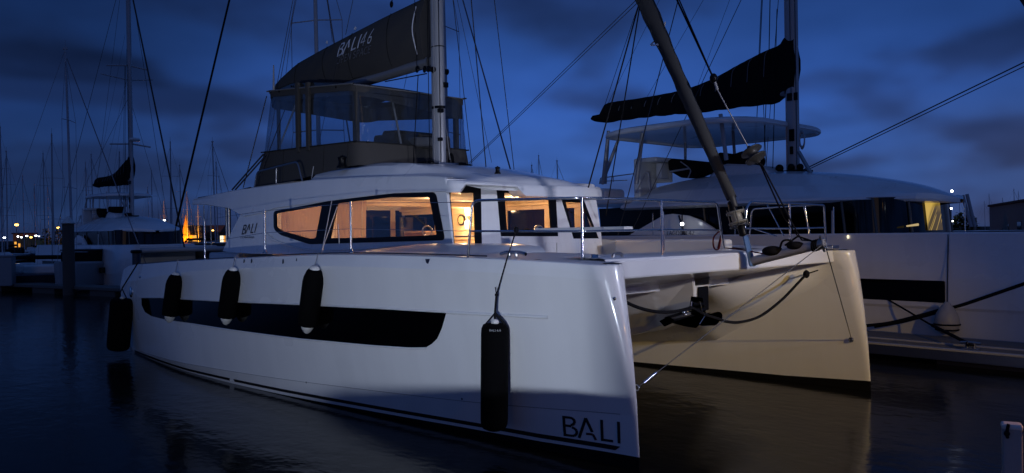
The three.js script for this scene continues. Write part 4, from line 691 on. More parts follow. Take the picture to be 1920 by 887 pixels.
// ---------------------------------------------------------------- pontoon between the boats, its cleat and lines
{
  const g = thing('pontoon', 'long grey floating pontoon beyond the port bow', 'pontoon'), z0 = -8.05, z1 = -6.05;
  part(g, 'fascia', [box(-30, 40, .1, .30, z1 - .06, z1, .01), box(-30, 40, .1, .30, z0, z0 + .06, .01)], M.dullsteel);
  part(g, 'kerb_beam', [box(-30, 40, .285, .325, z1 - .10, z1 + .02, .008), box(-30, 40, .285, .325, z1 - .78, z1 - .72, .006)], M.alu);
  for (let k = 0; k < 5; k++) { const a = z0 + .07 + k * .366; part(g, 'plank', box(-30, 40, .26, .295 + .004 * (k % 2), a, a + .355, .008), M.planks); }
  part(g, 'float', [-4, 2, 8, 14].map((x) => box(x - 1.2, x + 1.2, -.4, .1, z0 + .2, z1 - .2, .05)), M.rust);
  const c = P('y', .31, 1820, 655), h = part(g, 'cleat', [bent([V(c.x - .17, c.y + .11, c.z), V(c.x - .07, c.y + .12, c.z), V(c.x + .07, c.y + .12, c.z), V(c.x + .17, c.y + .11, c.z)], .026, 12, 8), rod(V(c.x - .06, c.y, c.z), V(c.x - .06, c.y + .12, c.z), .03), rod(V(c.x + .06, c.y, c.z), V(c.x + .06, c.y + .12, c.z), .03), box(c.x - .14, c.x + .14, c.y - .01, c.y + .02, c.z - .06, c.z + .06)], M.dullsteel);
  single('mooring_line', [bent([P('z', -8.4, 1662, 560), P('z', -8.1, 1700, 582), P('z', -7.7, 1748, 610), V(c.x, c.y + .1, c.z)], .02, 24, 7), rod(P('z', -7.7, 1748, 610), V(c.x - .04, c.y + .11, c.z + .02), .032), new THREE.TorusGeometry(.06, .022, 8, 16).rotateX(Math.PI / 2).translate(c.x, c.y + .08, c.z)], M.rope, 'black line from the right-hand hull down to the pontoon cleat', 'rope');
  single('mooring_line', [bent([P('z', -8.2, 1610, 612), P('z', -8.2, 1665, 606), P('z', -8.2, 1720, 593), P('z', -8.2, 1760, 582), P('z', -8.2, 1800, 573), P('z', -8.1, 1860, 553), P('z', -8, 1990, 508)], .034, 60, 8), bent([P('z', -8.22, 1640, 613), P('z', -8.22, 1690, 604), P('z', -8.22, 1756, 587)], .028, 20, 8)], M.rope, 'thick black mooring line rising to the right past the white ball fender', 'rope');
  const fa = P('z', -8.1, 1776, 566), fb = P('z', -8.1, 1776, 626), f = thing('fender', 'white teardrop fender with dark bands between pontoon and right-hand hull', 'fender'), L = fa.y - fb.y; f.position.copy(fb);
  part(f, 'body', lathe([[0, 0], [.10, .005], [.19, .06], [.235, .16], [.235, .28], [.2, .42], [.13, L * .82], [.06, L * .95], [.035, L], [0, L]], 30), std(.42, .40, .38, { roughness: .5, map: rep(blotch, 2) }));
  part(f, 'band', [new THREE.TorusGeometry(.236, .018, 8, 30).rotateX(Math.PI / 2).translate(0, .2, 0), new THREE.TorusGeometry(.21, .018, 8, 30).rotateX(Math.PI / 2).translate(0, .09, 0)], M.rope);
  single('fender_line', rod(fa, P('z', -8.5, 1778, 440), .012), M.wire, 'thin line holding the white teardrop fender', 'rope');
}

// ---------------------------------------------------------------- the catamaran type moored beyond (built about its own centre line)
const ZL = -12.3;
const lp = (u, v, z) => { const p = on('z', z + ZL, u, v); p.z = z; return p; };
function makeCat() {
  const g = new THREE.Group(), zs = 3.9, xb = 11.4, xst = -6.5;
  for (const s of [1, -1]) {   // hulls
    const rows = [], half = (x) => lin([xst, 2, 6, 9, xb - .3, xb], [.92, .95, .95, .7, .25, .03])(x), c = 2.98;
    const X = []; for (let k = 0; k <= 60; k++) X.push(lerp(xst, xb, k / 60)); X.push(6.36, 6.3); X.sort((a, b) => a - b);
    for (const x of X) {
      const b = half(x), fl = .05 * sstep(6.28, 6.38, x), o = (k) => s * (c + (k + fl) * (b / .95)), i = (k) => s * (c - k * (b / .95));
      rows.push([V(x, 2.42, i(.6)), V(x, 2.43, o(.5)), V(x, 2.43, o(.80)), V(x, 2.40, o(.83)), V(x, 1.82, o(.925)), V(x, 1.79, o(.935)), V(x, 1.0, o(.95)), V(x, .86, o(.95)), V(x, .80, o(.92)), V(x, .2, o(.88)), V(x, -.4, o(.3)), V(x, -.4, i(.3)), V(x, .2, i(.7)), V(x, 1.2, i(.9)), V(x, 1.3, i(1.6))]);
    }
    const h = part(g, 'hull', skin(rows, 20, .3), M.gel);
    part(h, 'transom', skin([rows[0].slice(0, 8), rows[0].slice(7, 15).reverse()], 10), M.gel2);
    const w = (x0, x1) => slab(shape(rounded([[x0, .965], [x1, .955], [x1, 1.415], [x0, 1.40]], .03)), .01, .002).translate(0, 0, 0).applyMatrix4(new THREE.Matrix4().makeTranslation(0, 0, s > 0 ? c + .945 : -(c + .955)));
    part(h, 'hull_window', w(-4.5, 6.285), M.glass);
    part(h, 'waterline_stripe', slab(shape([[-6, .08], [9, .12], [9, .2], [-6, .16]]), .01, 0).translate(0, 0, s > 0 ? c + .90 : -(c + .91)), M.stripe);
  }
  part(g, 'bridge_deck', [box(-6.3, 5.2, 1.15, 2.40, -2.4, 2.4, .1), box(4, 8.6, 2.2, 2.3, -2.3, 2.3, .02)], M.gel2);
  part(g, 'crossbeam', rod(V(9.6, 2.1, -2.8), V(9.6, 2.1, 2.8), .14), M.alu);
  // saloon glass: a band of panes along the side and round the front
  const plan = []; const ZG = 2.15;
  for (let k = 0; k <= 14; k++) plan.push([lerp(-4.4, 3.4, k / 14), lerp(ZG + .25, ZG, k / 14)]);
  for (let k = 1; k <= 14; k++) { const a = k / 14 * Math.PI / 2; plan.push([3.4 + 1.5 * Math.pow(Math.sin(a), .9), ZG * Math.pow(Math.cos(a), .75)]); }
  const full = [...plan, ...plan.slice(0, -1).reverse().map(([x, z]) => [x, -z])];
  const band = (a, b, y0, y1, out, m, name) => part(g, name, skin(full.slice(a, b + 1).map(([x, z]) => { const k = 1 + out / Math.hypot(x - 1, z); return [V(x - .05, y1, z * k), V(x * (x > 3 ? 1 + out * .1 : 1) + .04, y0, z * k)]; }), 40), m);
  band(0, full.length - 1, 2.42, 3.30, 0, M.glass, 'saloon_glass');
  for (const s of [1, -1]) for (const [x, a] of [[3.35, 0], [0, .42], [0, .98], [-.6, 0]]) { const X = a ? 3.4 + 1.5 * Math.pow(Math.sin(a), .9) : x, Z = a ? 2.15 * Math.pow(Math.cos(a), .75) : lerp(2.4, 2.15, (x + 4.4) / 7.8); part(g, 'mullion', rod(V(X + .055, 2.42, s * (Z + .012)), V(X - .035, 3.28, s * (Z + .012)), .035, .03, 6), std(.09, .09, .08, { roughness: .4 })); }
  for (const s of [1, -1]) {   // white cheek that curves up at the after end of the glass
    const q = [[1180, 441], [1246, 403], [1262, 401], [1290, 404], [1312, 412], [1335, 426], [1352, 440]].map(([u, v]) => lp(u, v, 2.5));
    part(g, 'saloon_cheek', slab(shape(q.map((p) => [p.x, p.y])), .1, .01).translate(0, 0, s > 0 ? 2.42 : -2.52), M.gel);
    if (s > 0) { const a = lp(1251, 440, 2.53), t = words('LAGOON 42', .13); part(g, 'boat_lettering', t.translate(a.x, a.y - .02, 2.535), M.navy); }
  }
  // roof: eave, shoulder and crown
  const half = lin([-5.2, -3.5, 0, 2.5, 3.9, 4.8, 5.2, 5.42], [2.3, 2.62, 2.6, 2.45, 2.1, 1.4, .8, .1]), crown = tab([-3.4, -3.1, -2.6, -1.5, .9, 2, 3.2, 4.4, 5.42], [3.62, 3.95, 4.08, 4.22, 4.22, 4.13, 3.95, 3.66, 3.24]), rows = [];
  for (let k = 0; k <= 44; k++) {
    const x = lerp(-3.4, 5.41, k / 44), b = half(x), t = crown(x), e = 3.25 - .02 * sstep(2, 5.7, x);
    const R = []; for (const [zz, yy] of [[.6, e - .08], [.93, e - .04], [1.0, e + .02], [.985, e + .09], [.93, e + .16], [.80, lerp(e, t, .50)], [.72, lerp(e, t, .60)], [.52, lerp(e, t, .88)], [.30, lerp(e, t, .98)], [0, t]]) R.push(V(x, Math.min(yy, t + .02), zz * b));
    rows.push([...R, ...R.slice(0, -1).reverse().map((p) => V(p.x, p.y, -p.z))]);
  }
  part(g, 'coachroof', [skin(rows, 16, .3), skin([rows[0].slice(0, 10), rows[0].slice(9).reverse()], 20)], M.gel);
  part(g, 'aft_roof', [box(-6.4, -3.3, 3.42, 3.62, -2.5, 2.5, .07), box(-6.2, -4.2, 3.5, 3.95, 1.3, 2.4, .15)], M.gel);
  // hard top on posts
  {
    const x0 = -4.45, x1 = .85, z0 = -3.0, z1 = 2.85, cx = (x0 + x1) / 2, cz = (z0 + z1) / 2, pl = rounded([[x0, z0], [x0, z1], [x1, z1], [x1, z0]], 1.5, 7), R = [], y = (x, z) => 5.80 - .012 * (x - cx) * (x - cx) - .012 * (z - cz) * (z - cz);
    for (const [x, z] of [...pl, pl[0]]) { const row = []; for (const [q, d] of [[0, -.10], [.5, -.10], [.95, -.10], [.965, -.15], [.985, -.16], [1, -.12], [1, -.05], [.99, -.01], [.95, .02], [.5, .05], [0, .06]]) { const a = cx + (x - cx) * q, b = cz + (z - cz) * q; row.push(V(a, y(a, b) + d, b)); } R.push(row); }
    part(g, 'hard_top', skin(R, 35, .3), M.gel);
  }
  for (const [u1, v1, u2, v2, z, w] of [[1193, 345, 1205, 250, 2.2, .06], [1130, 345, 1141, 245, 1.6, .055], [1285, 330, 1285, 255, -1.6, .05], [1362, 300, 1351, 214, 2.2, .06], [1378, 300, 1374, 240, -.6, .05], [1198, 345, 1203, 262, 1.0, .04]]) part(g, 'hard_top_post', rod(lp(u1, v1, z), lp(u2, v2, z), w), M.alu);
  // helm station with its box, seats under dark covers, rails
  part(g, 'helm_station', [box(-3.55, -3.3, 3.5, 4.85, .85, 1.75, .05), box(-3.5, -2.75, 4.1, 4.85, .75, .85, .03), box(-3.55, -2.7, 4.72, 4.86, .8, 1.7, .04), box(-3.0, -2.8, 4.2, 4.7, .9, 1.3, .03)], M.gel2);
  { const q = [[1254, 302], [1262, 297], [1332, 304], [1336, 322], [1320, 325], [1300, 333], [1280, 334], [1256, 320]].map(([u, v]) => lp(u, v, 1.0)); part(g, 'seat_cover', [slab(shape(rounded(q.map((p) => [p.x, p.y]), .08)), .5, .04).translate(0, 0, .55)], M.blackCanvas); }
  { const q = [[1338, 312], [1341, 292], [1350, 285], [1360, 288], [1368, 297], [1378, 288], [1392, 283], [1408, 284], [1416, 296], [1415, 309]].map(([u, v]) => lp(u, v, .8)); part(g, 'seat_cover', [slab(shape(rounded(q.map((p) => [p.x, p.y]), .1)), .6, .04).translate(0, 0, .2)], M.blackCanvas); }
  { const q = [[1350, 312], [1362, 307], [1420, 309], [1438, 318], [1448, 330], [1440, 340], [1330, 345], [1330, 330]].map(([u, v]) => lp(u, v, .9)); part(g, 'seat_plinth', slab(shape(rounded(q.map((p) => [p.x, p.y]), .08)), 1.0, .06).translate(0, 0, -.1), M.gel); }
  part(g, 'helm_rail', [poly([lp(1276, 303, 1.4), lp(1290, 313, 1.4), lp(1296, 320, 1.4), lp(1290, 334, 1.4)], .018, .06), rod(lp(1256, 322, 1.4), lp(1292, 316, 1.4), .03)], M.alu);
  part(g, 'ladder_rail', [poly([lp(1192, 362, 2.2), lp(1204, 337, 2.0), lp(1211, 324, 2.0), lp(1216, 324, 2.0), lp(1218, 358, 2.0)], .022, .06)], M.alu);
  part(g, 'aft_rail', [poly([lp(1124, 345, 1.5), lp(1126, 334, 1.5), lp(1186, 326, 1.5), lp(1191, 326, 1.5), lp(1191, 338, 1.5)], .018, .04), rod(lp(1126, 340, 1.5), lp(1176, 338, 1.5), .014), rod(lp(1150, 341, 1.5), lp(1150, 331, 1.5), .014)], M.alu);
  part(g, 'davit', [rod(lp(1128, 345, 1.2), lp(1161, 258, 1.1), .07, .05), rod(lp(1135, 345, 1.0), lp(1141, 250, 1.0), .05, .05)], M.alu);
  // mast, boom and lazy bag
  const mast = part(g, 'mast', bend(new THREE.CylinderGeometry(1, 1, 17, 24, 1), (v) => v.set(.93 + v.x * .2, v.y + 12.7, v.z * .14)), M.alu);
  part(mast, 'spreader', [rod(V(.93, 13, 0), V(.5, 13.3, 1.6), .04), rod(V(.93, 13, 0), V(.5, 13.3, -1.6), .04)], M.alu);
  part(mast, 'mast_fitting', [box(.85, 1.0, 6.28, 6.5, .13, .17, .01), box(1.05, 1.16, 6.28, 6.5, .10, .15, .01), box(.9, 1.06, 5.1, 5.45, .13, .18, .02), box(.92, 1.02, 4.72, 4.95, .13, .18, .02)], M.black);
  part(mast, 'mast_foot', [box(.45, 1.4, 4.2, 4.26, -.3, .3, .02), new THREE.SphereGeometry(.12, 14, 10).translate(.62, 4.33, .22), new THREE.SphereGeometry(.11, 14, 10).translate(1.0, 4.33, .25), new THREE.SphereGeometry(.1, 14, 10).translate(1.25, 4.33, .2), box(-.1, .35, 4.2, 4.3, .1, .5, .04)], M.black);
  part(g, 'boom', rod(V(.75, 6.55, 0), V(-6.3, 6.62, 0), .12, .12, 14), M.boom);
  {
    const topY = tab([-6.62, -6.2, -6.15, -5.9, -4.5, -2.4, -.7, .2, .55, .75, .8, 1.08], [6.75, 6.82, 7.05, 7.12, 7.10, 7.19, 7.65, 7.92, 8.0, 8.25, 8.28, 8.16]), botY = tab([-6.62, -6.2, -5.2, -4, -2, -.7, .5, .8, 1.08], [6.55, 6.45, 6.44, 6.42, 6.33, 6.32, 6.3, 6.45, 6.53]), R = [], n = 60;
    for (let i = 0; i <= n; i++) { const x = lerp(-6.62, 1.08, i / n), a = topY(x), b = botY(x) - .03 * Math.abs(Math.sin(x * 4)), w = .2 + .06 * Math.sin(x * 9) * .3, r = []; for (let j = 0; j <= 18; j++) { const q = j / 18 * 2 * Math.PI, t = (1 - Math.cos(q)) / 2; r.push(V(x + .03 * Math.sin(t * 9 + x * 3), lerp(a, b, t) + .012 * noise3(x * 7, t * 4, 1), Math.sin(q) * w * (1 + .10 * Math.sin(x * 13 + t * 2) + .1 * noise3(x * 4, t * 8, 3)))); } R.push(r); }
    const bag = part(g, 'lazy_bag', [skin(R, 60, .5), skin([R[n].slice(0, 10), R[n].slice(9).reverse()], 60), skin([R[0].slice(0, 10), R[0].slice(9).reverse()], 60)], M.blackCanvas);
    const ties = []; for (let k = 0; k < 11; k++) { const x = -5.3 + k * .55, a = topY(x); ties.push(bent([V(x + .05, a - .02, .05), V(x, a - .2, .2), V(x - .03, lerp(a, 6.5, .6), .25)], .012, 8, 5)); } for (const t of ties) part(bag, 'sail_tie', t, M.piping);
  }
  const top = V(.93, 21, 0);
  for (const s of [1, -1]) { part(g, 'shroud', rod(V(-2.6, 2.42, 3.75 * s), top.clone().setX(.8), .014), M.wire); part(g, 'inner_shroud', rod(V(-2.2, 2.42, 3.7 * s), V(.8, 12, 0), .01), M.wire); }
  part(g, 'forestay', rod(V(9.6, 2.2, 0), V(1.1, 19.5, 0), .05), M.sailcloth);
  part(g, 'topping_lift', [rod(V(-6.3, 6.75, 0), V(.6, 21, .05), .01), rod(V(-5.9, 7.1, .1), V(.5, 16, .1), .006), rod(V(-4.2, 7.1, .1), V(.6, 13, .1), .006), rod(V(-2.2, 7.2, .1), V(.6, 13, .1), .006)], M.wire);
  part(g, 'halyard', [rod(V(.45, 4.3, .3), V(.6, 9, .2), .012), rod(V(.15, 4.3, .3), V(.25, 7, .2), .012), rod(V(.22, 4.3, .25), V(.1, 7, .2), .01), rod(V(1.15, 4.3, .2), V(1.14, 14, .16), .01), rod(V(.98, 6.5, .16), V(.95, 15, .16), .008), rod(V(.3, 7, .2), V(.5, 14, .1), .014), rod(V(-.05, 7, .2), V(.35, 14, .1), .01)], M.rope);
  part(g, 'tackle_pole', [rod(lp(1498, 285, .6), lp(1521, 326, .9), .055), new THREE.TorusGeometry(.12, .03, 8, 16).scale(.6, 1.9, 1).translate(...lp(1504, 262, .5).toArray())], M.dullsteel);
  { const a = lp(1505, 319, .4), c = lp(1930, 112, 1.0), a2 = lp(1507, 322, .4), c2 = lp(1930, 120, 1.0); part(g, 'aft_line', [rod(a, along(a, c, 2.2), .016, .016, 6), rod(a2, along(a2, c2, 2.2), .012, .012, 6)], M.wire); }
  for (const x of [-1.4, 1.2, 3.8, 6.6]) part(g, 'stanchion', rod(V(x, 2.42, 3.66), V(x, 3.05, 3.66), .014), M.steel);
  return g;
}
const lagoon = makeCat(); lagoon.name = numbered('cruising_catamaran'); lagoon.position.set(0, 0, ZL); scene.add(lagoon);
tag(lagoon, 'white catamaran on the right with hard top and black sail bag, moored beyond the pontoon', 'catamaran');
// the same kind of boat far to the left, bow towards the viewer
{
  const left = lagoon.clone(); left.name = numbered('cruising_catamaran'); scene.add(left);
  left.remove(left.children.find((c) => c.name === 'aft_line'));
  tag(left, 'white catamaran at far left with a short dark sail bag, behind the wooden pile', 'catamaran');
  const m = deep(248, 404, 48); left.position.set(m.x - .93, 0, m.z); left.scale.setScalar(.93);
  for (const c of left.children) if (/^hard_top/.test(c.name)) c.scale.z = .55;
  const q = (u, v) => deep(u, v, 48).sub(left.position).divideScalar(.93), d = q(252, 262); part(left, 'radar_dome', lathe([[0, -.13], [.3, -.1], [.36, 0], [.3, .1], [0, .14]], 22).translate(d.x, d.y, d.z), M.gel2);
  for (const [a, c] of [[[200, 122.5], [240, 122.5]], [[240, 122.5], [277, 131]], [[206, 270], [247, 270]], [[247, 270], [282, 276]]]) part(left, 'spreader', rod(q(...a), q(...c), .05), M.alu);
}

{ part(lagoon, 'roof_light', new THREE.SphereGeometry(.03, 10, 8).translate(...lp(1785, 358.5, 1.3).toArray()), M.led); const d = lp(1590, 444, 3.84); part(lagoon, 'deck_light', new THREE.SphereGeometry(.024, 10, 8).scale(1, 1.8, 1).translate(d.x, d.y, d.z), glow(1, .85, .6, 1.4)); const b = lp(1561, 395, 3.4), c = lp(1561, 440, 3.4); part(lagoon, 'stanchion', rod(c, b, .03), M.alu); const e = lp(1279, 420, 3.0); part(lagoon, 'deck_light', new THREE.SphereGeometry(.05, 10, 8).translate(e.x, e.y, e.z), M.led); part(lagoon, 'stanchion', rod(lp(1279, 452, 3.0), lp(1279, 402, 3.0), .02), M.hullDark); part(lagoon, 'brace', rod(lp(1273, 404, 2.6), lp(1287, 452, 2.6), .03), M.navy); }
{ // lamp reflection in the forward pane, painted on as glowing streaks
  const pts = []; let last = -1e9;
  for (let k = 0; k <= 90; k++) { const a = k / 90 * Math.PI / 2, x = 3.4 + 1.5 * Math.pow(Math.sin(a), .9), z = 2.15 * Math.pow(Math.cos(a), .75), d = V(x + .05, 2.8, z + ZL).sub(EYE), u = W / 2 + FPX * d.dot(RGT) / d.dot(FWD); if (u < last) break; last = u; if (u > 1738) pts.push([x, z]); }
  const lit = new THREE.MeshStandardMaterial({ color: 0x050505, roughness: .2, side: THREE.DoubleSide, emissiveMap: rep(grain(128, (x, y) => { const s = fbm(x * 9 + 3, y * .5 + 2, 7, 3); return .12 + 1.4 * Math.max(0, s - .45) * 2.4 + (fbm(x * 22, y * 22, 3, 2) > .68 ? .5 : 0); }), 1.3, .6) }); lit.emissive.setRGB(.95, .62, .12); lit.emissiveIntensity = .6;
  if (pts.length > 2) part(lagoon, 'painted_reflection', skin(pts.map(([x, z]) => { const k = 1.012; return [V(x * 1.004 - .03, 3.22, z * k), V(x * 1.004 + .045, 2.47, z * k)]; }), 40), lit, 'yellow lamp reflection painted as glow on the curved front pane');
  const ca = lp(1700, 424, 1.75), cb = lp(1722, 421, 1.55); part(lagoon, 'painted_glow_strip', rod(ca, cb, .018, .03), glow(1, .75, .35, .5), 'small warm reflection painted as a glowing strip on the forward panes');  // glowing strip stands in for a reflection in the glass, no lamp behind it
  const f = lp(1758, 441, 1.2); part(lagoon, 'deck_glint', [new THREE.SphereGeometry(.07, 14, 10).scale(1.6, .6, 1).translate(f.x, f.y, f.z), box(f.x + .15, f.x + .3, f.y - .05, f.y + .06, f.z - .1, f.z + .1, .03)], M.steel);  // steel pieces added to make the white glints on the deck edge
}
// ---------------------------------------------------------------- background yachts
function makeYacht(mastH, kind) {
  const g = new THREE.Group(), rows = [];
  for (let k = 0; k <= 20; k++) { const t = k / 20, x = lerp(-5, 5.5, t), b = 1.6 * Math.pow(Math.sin(Math.PI * clamp(.28 + t * .72, 0, 1)), .6), y = 1.05 + .25 * t * t; rows.push([V(x, y, 0), V(x, y - .02, b * .9), V(x, y - .1, b), V(x, .2, b * .8), V(x, -.3, 0), V(x, .2, -b * .8), V(x, y - .1, -b), V(x, y - .02, -b * .9), V(x, y, 0)]); }
  part(g, 'hull', skin(rows, 30), kind ? M.hullDark : M.gel2);
  part(g, 'cabin', [box(-2.2, 2.2, 1.0, 1.65, -1.0, 1.0, .18), box(-3.2, -2.1, 1.0, 1.75, -1.1, 1.1, .25)], kind ? M.gel2 : M.blackCanvas);
  part(g, 'mast', rod(V(.6, 1.2, 0), V(.35, mastH, 0), .09, .065, 10), M.mastFar);
  for (const q of [.42, .7]) part(g, 'spreader', [rod(V(.5, mastH * q, -1.0), V(.5, mastH * q + .05, 0), .022), rod(V(.5, mastH * q + .05, 0), V(.5, mastH * q, 1.0), .022)], M.mastFar);
  part(g, 'rigging', [1, -1].flatMap((s) => [rod(V(.2, 1.2, 1.4 * s), V(.5, mastH * .42, s), .012, .012, 5), rod(V(.5, mastH * .42, s), V(.5, mastH * .7, s), .012, .012, 5), rod(V(.5, mastH * .7, s), V(.35, mastH * .96, 0), .012, .012, 5)]).concat([rod(V(-4.9, 1.2, 0), V(.35, mastH, 0), .012, .012, 5), rod(V(5.4, 1.3, 0), V(.45, mastH * .96, 0), .035, .03, 6)]), M.wireFar);
  part(g, 'boom', bent([V(.4, 2.1, 0), V(-2, 2.12, 0), V(-4, 2.1, 0)], .14, 8, 8), kind === 2 ? M.canvas : M.blackCanvas);
  part(g, 'masthead', [rod(V(.35, mastH, 0), V(.35, mastH + .6, 0), .02, .015, 5), box(.2, .5, mastH - .05, mastH + .1, -.05, .05, .01)], M.mastFar);
  return g;
}
const protoY = [makeYacht(14, 0), makeYacht(16, 1), makeYacht(17.5, 2)];
let nYacht = 0;
const NTH = ['leftmost', 'second', 'third', 'fourth', 'fifth', 'sixth', 'seventh', 'eighth', 'ninth', 'tenth', 'eleventh', 'twelfth', 'thirteenth', 'fourteenth', 'fifteenth', 'sixteenth', 'seventeenth'];
const fleet = (list, where, group) => list.sort((a, c) => a[0] - c[0]).forEach(([u, v, d], i) => yacht(u, v, d, Math.floor(rnd() * 3), `thin distant mast, ${NTH[i]}${i ? ' from left' : ''} of those ${where}`, group));

function yacht(u, vTop, depth, k, label, group, turn) {   // the mast stands at column u and reaches up to row vTop
  const p = deep(u, 437 + (960 - u) * .0151, depth), top = deep(u, vTop, depth), base = protoY[k], h = [14, 16, 17.5][k], s = clamp((top.y) / h, .35, 2.4);
  const g = base.clone(); g.name = numbered('sailing_yacht'); scene.add(g); g.position.set(p.x, 0, p.z); const t = turn ?? rr(-.5, .5); g.rotation.y = t; const w = Math.min(s, 1.15); g.scale.set(w, s, w);
  const off = V(.5 * w, 0, 0).applyAxisAngle(V(0, 1, 0), t); g.position.x -= off.x; g.position.z -= off.z; nYacht++;
  tag(g, label, 'sailing yacht', group); return g;
}
yacht(133, 92, 42, 1, 'dark mast at far left, second tallest there, left of the pile', undefined, .9);
yacht(100, 252, 50, 0, 'short dark mast between the left lamp and the tall left mast');
yacht(600, -180, 34, 0, 'pale mast with one spreader showing behind the grey sail bag', undefined, 2.2);
yacht(841, -160, 36, 2, 'pale mast standing just right of the near mast', undefined, .2);
{ // forestay with dark furled sail that crosses the sky left of the saloon
  const a = deep(330, 424, 30), b = deep(430, 0, 30), g = thing('forestay_sail', 'dark furled sail on a stay slanting across the sky left of the saloon', 'furled sail'); part(g, 'furled_sail', rod(a, along(a, b, 1.6), .04, .036, 10), M.blackCanvas); part(g, 'stay', rod(deep(324, 452, 30), a, .02), M.wire);
}
yacht(403, 266, 110, 0, 'thin mast with small flag halyard left of the saloon roof overhang');
yacht(408, 305, 150, 1, 'shorter mast right behind the thin mast left of the saloon roof');
yacht(175, 290, 90, 1, 'mast close to the left side of the far left catamaran', undefined);
yacht(226, 285, 85, 0, 'mast just left of the far left catamaran mast');
fleet([[4, 238, 80], [14, 284, 95], [45, 330, 120], [66, 345, 140], [84, 288, 100], [91, 352, 150], [163, 305, 130], [205, 318, 140], [240, 300, 120], [286, 320, 120], [279, 352, 150], [298, 395, 150], [308, 378, 170], [322, 266, 110], [340, 310, 130], [352, 360, 170], [372, 380, 170]], 'along the left horizon', 'distant yachts on the left');
fleet([[959, 318, 120], [1000, 310, 110], [1013, 292, 105], [1048, 302, 110], [1080, 345, 150]], 'rising above the near saloon roof', 'distant yachts above the near roof');
fleet([[1113, 378, 150], [1128, 372, 140], [1141, 388, 160], [1152, 385, 150], [1166, 380, 150], [1178, 394, 180], [1190, 376, 140], [1205, 392, 170], [1216, 388, 160], [1222, 396, 180]], 'seen beneath the right-hand rail', 'distant yachts in the middle');
fleet([[1800, 372, 170], [1847, 378, 170], [1856, 365, 150], [1881, 372, 160], [1903, 356, 150], [1911, 360, 160]], 'over the low right building', 'distant yachts at far right');
{ const g = thing('crane', 'pair of dark slanting poles right of the catamaran roof tip', 'poles'); part(g, 'pole', rod(deep(1821, 425, 60), deep(1805, 366, 60), .13), M.mastFar); part(g, 'pole', rod(deep(1828, 425, 60), deep(1813, 364, 60), .13), M.mastFar); part(g, 'base', rod(deep(1828, 440, 60), deep(1829, 408, 60), .1), M.plaster); }
// motor boat and pile at far left
{
  const p = deep(158, 449, 41), g = thing('motor_boat', 'dim white motor boat with dark cabin at far left behind the pile', 'boat'); g.position.set(p.x, 0, p.z); g.rotation.y = -.75; g.scale.setScalar(.9);
  const rows = []; for (let k = 0; k <= 20; k++) { const t = k / 20, x = lerp(-2.6, 2.6, t), b = 1.3 * Math.pow(1 - t * t * t, .6), y = 1.55 + .1 * t; rows.push([V(x, y, 0), V(x, y, b * .92), V(x, y - .1, b), V(x, .3, b * .85), V(x, -.3, 0), V(x, .3, -b * .85), V(x, y - .1, -b), V(x, y, -b * .92), V(x, y, 0)]); }
  part(g, 'hull', skin(rows, 30), std(.3, .3, .31, { roughness: .4 }));
  for (const s of [1, -1]) for (const x of [-.9, .4]) part(g, 'port_light', box(x - .25, x + .25, .95, 1.25, s * 1.22 - .08, s * 1.22 + .08, .03), M.glass);
  part(g, 'cabin', [box(-2.2, .8, 1.5, 2.25, -1.0, 1.0, .22)], M.blackCanvas); part(g, 'cabin_roof', box(-2.3, .7, 2.23, 2.3, -1.02, 1.02, .03), M.hullDark);
  part(g, 'rail', [poly([V(-.5, 1.6, 1.1), V(-.3, 2.1, 1.0), V(2.4, 2.2, .1)], .02), poly([V(-.5, 1.6, -1.1), V(-.3, 2.1, -1.0), V(2.4, 2.2, -.1)], .02)], M.steel);
  const q = deep(8, 449, 40), h = thing('pontoon_box', 'pale dock box cut by the left edge', 'box'); h.position.set(q.x, .3, q.z); h.rotation.y = -.4; part(h, 'body', box(-.45, .45, 0, 1.45, -.4, .4, .05), std(.28, .28, .29)); part(h, 'lid', box(-.48, .48, 1.45, 1.53, -.43, .43, .03), std(.28, .28, .29));
}
{
  const p = deep(128, 449, 37), g = thing('mooring_pile', 'thick wooden mooring pile with pale conical cap at far left', 'pile'); g.position.set(p.x, 0, p.z); const t = deep(128, 420, 37).y;
  part(g, 'pile_shaft', new THREE.CylinderGeometry(.25, .27, t + 1.5, 20, 6).translate(0, (t + 1.5) / 2 - 1.5, 0), M.rust); part(g, 'pile_cap', lathe([[0, .38], [.06, .33], [.27, .06], [.3, 0], [0, -.01]], 22).translate(0, t, 0), M.pvc);
  const a = thing('finger_pontoon', 'dark finger pontoon below the far left boats', 'pontoon'), c = deep(60, 449, 40); a.position.set(c.x, 0, c.z); a.rotation.y = .25; part(a, 'deck', box(-12, 16, .25, .4, -.6, .6, .03), M.planks); part(a, 'float', [-8, -3, 2, 7, 12].map((x) => box(x - 1, x + 1, -.3, .25, -.55, .55, .04)), M.rust);
  const b = deep(255, 449, 33), bl = thing('bollard', 'dark capped bollard beyond the stern of the near boat', 'bollard'), bt = deep(255, 472, 33).y; bl.position.set(b.x, 0, b.z); part(bl, 'post', new THREE.CylinderGeometry(.16, .18, bt + 1, 18).translate(0, (bt - 1) / 2, 0), M.hullDark); part(bl, 'cap', lathe([[0, .08], [.2, .07], [.23, 0], [.2, -.06], [0, -.07]], 20).translate(0, bt, 0), M.black);
}
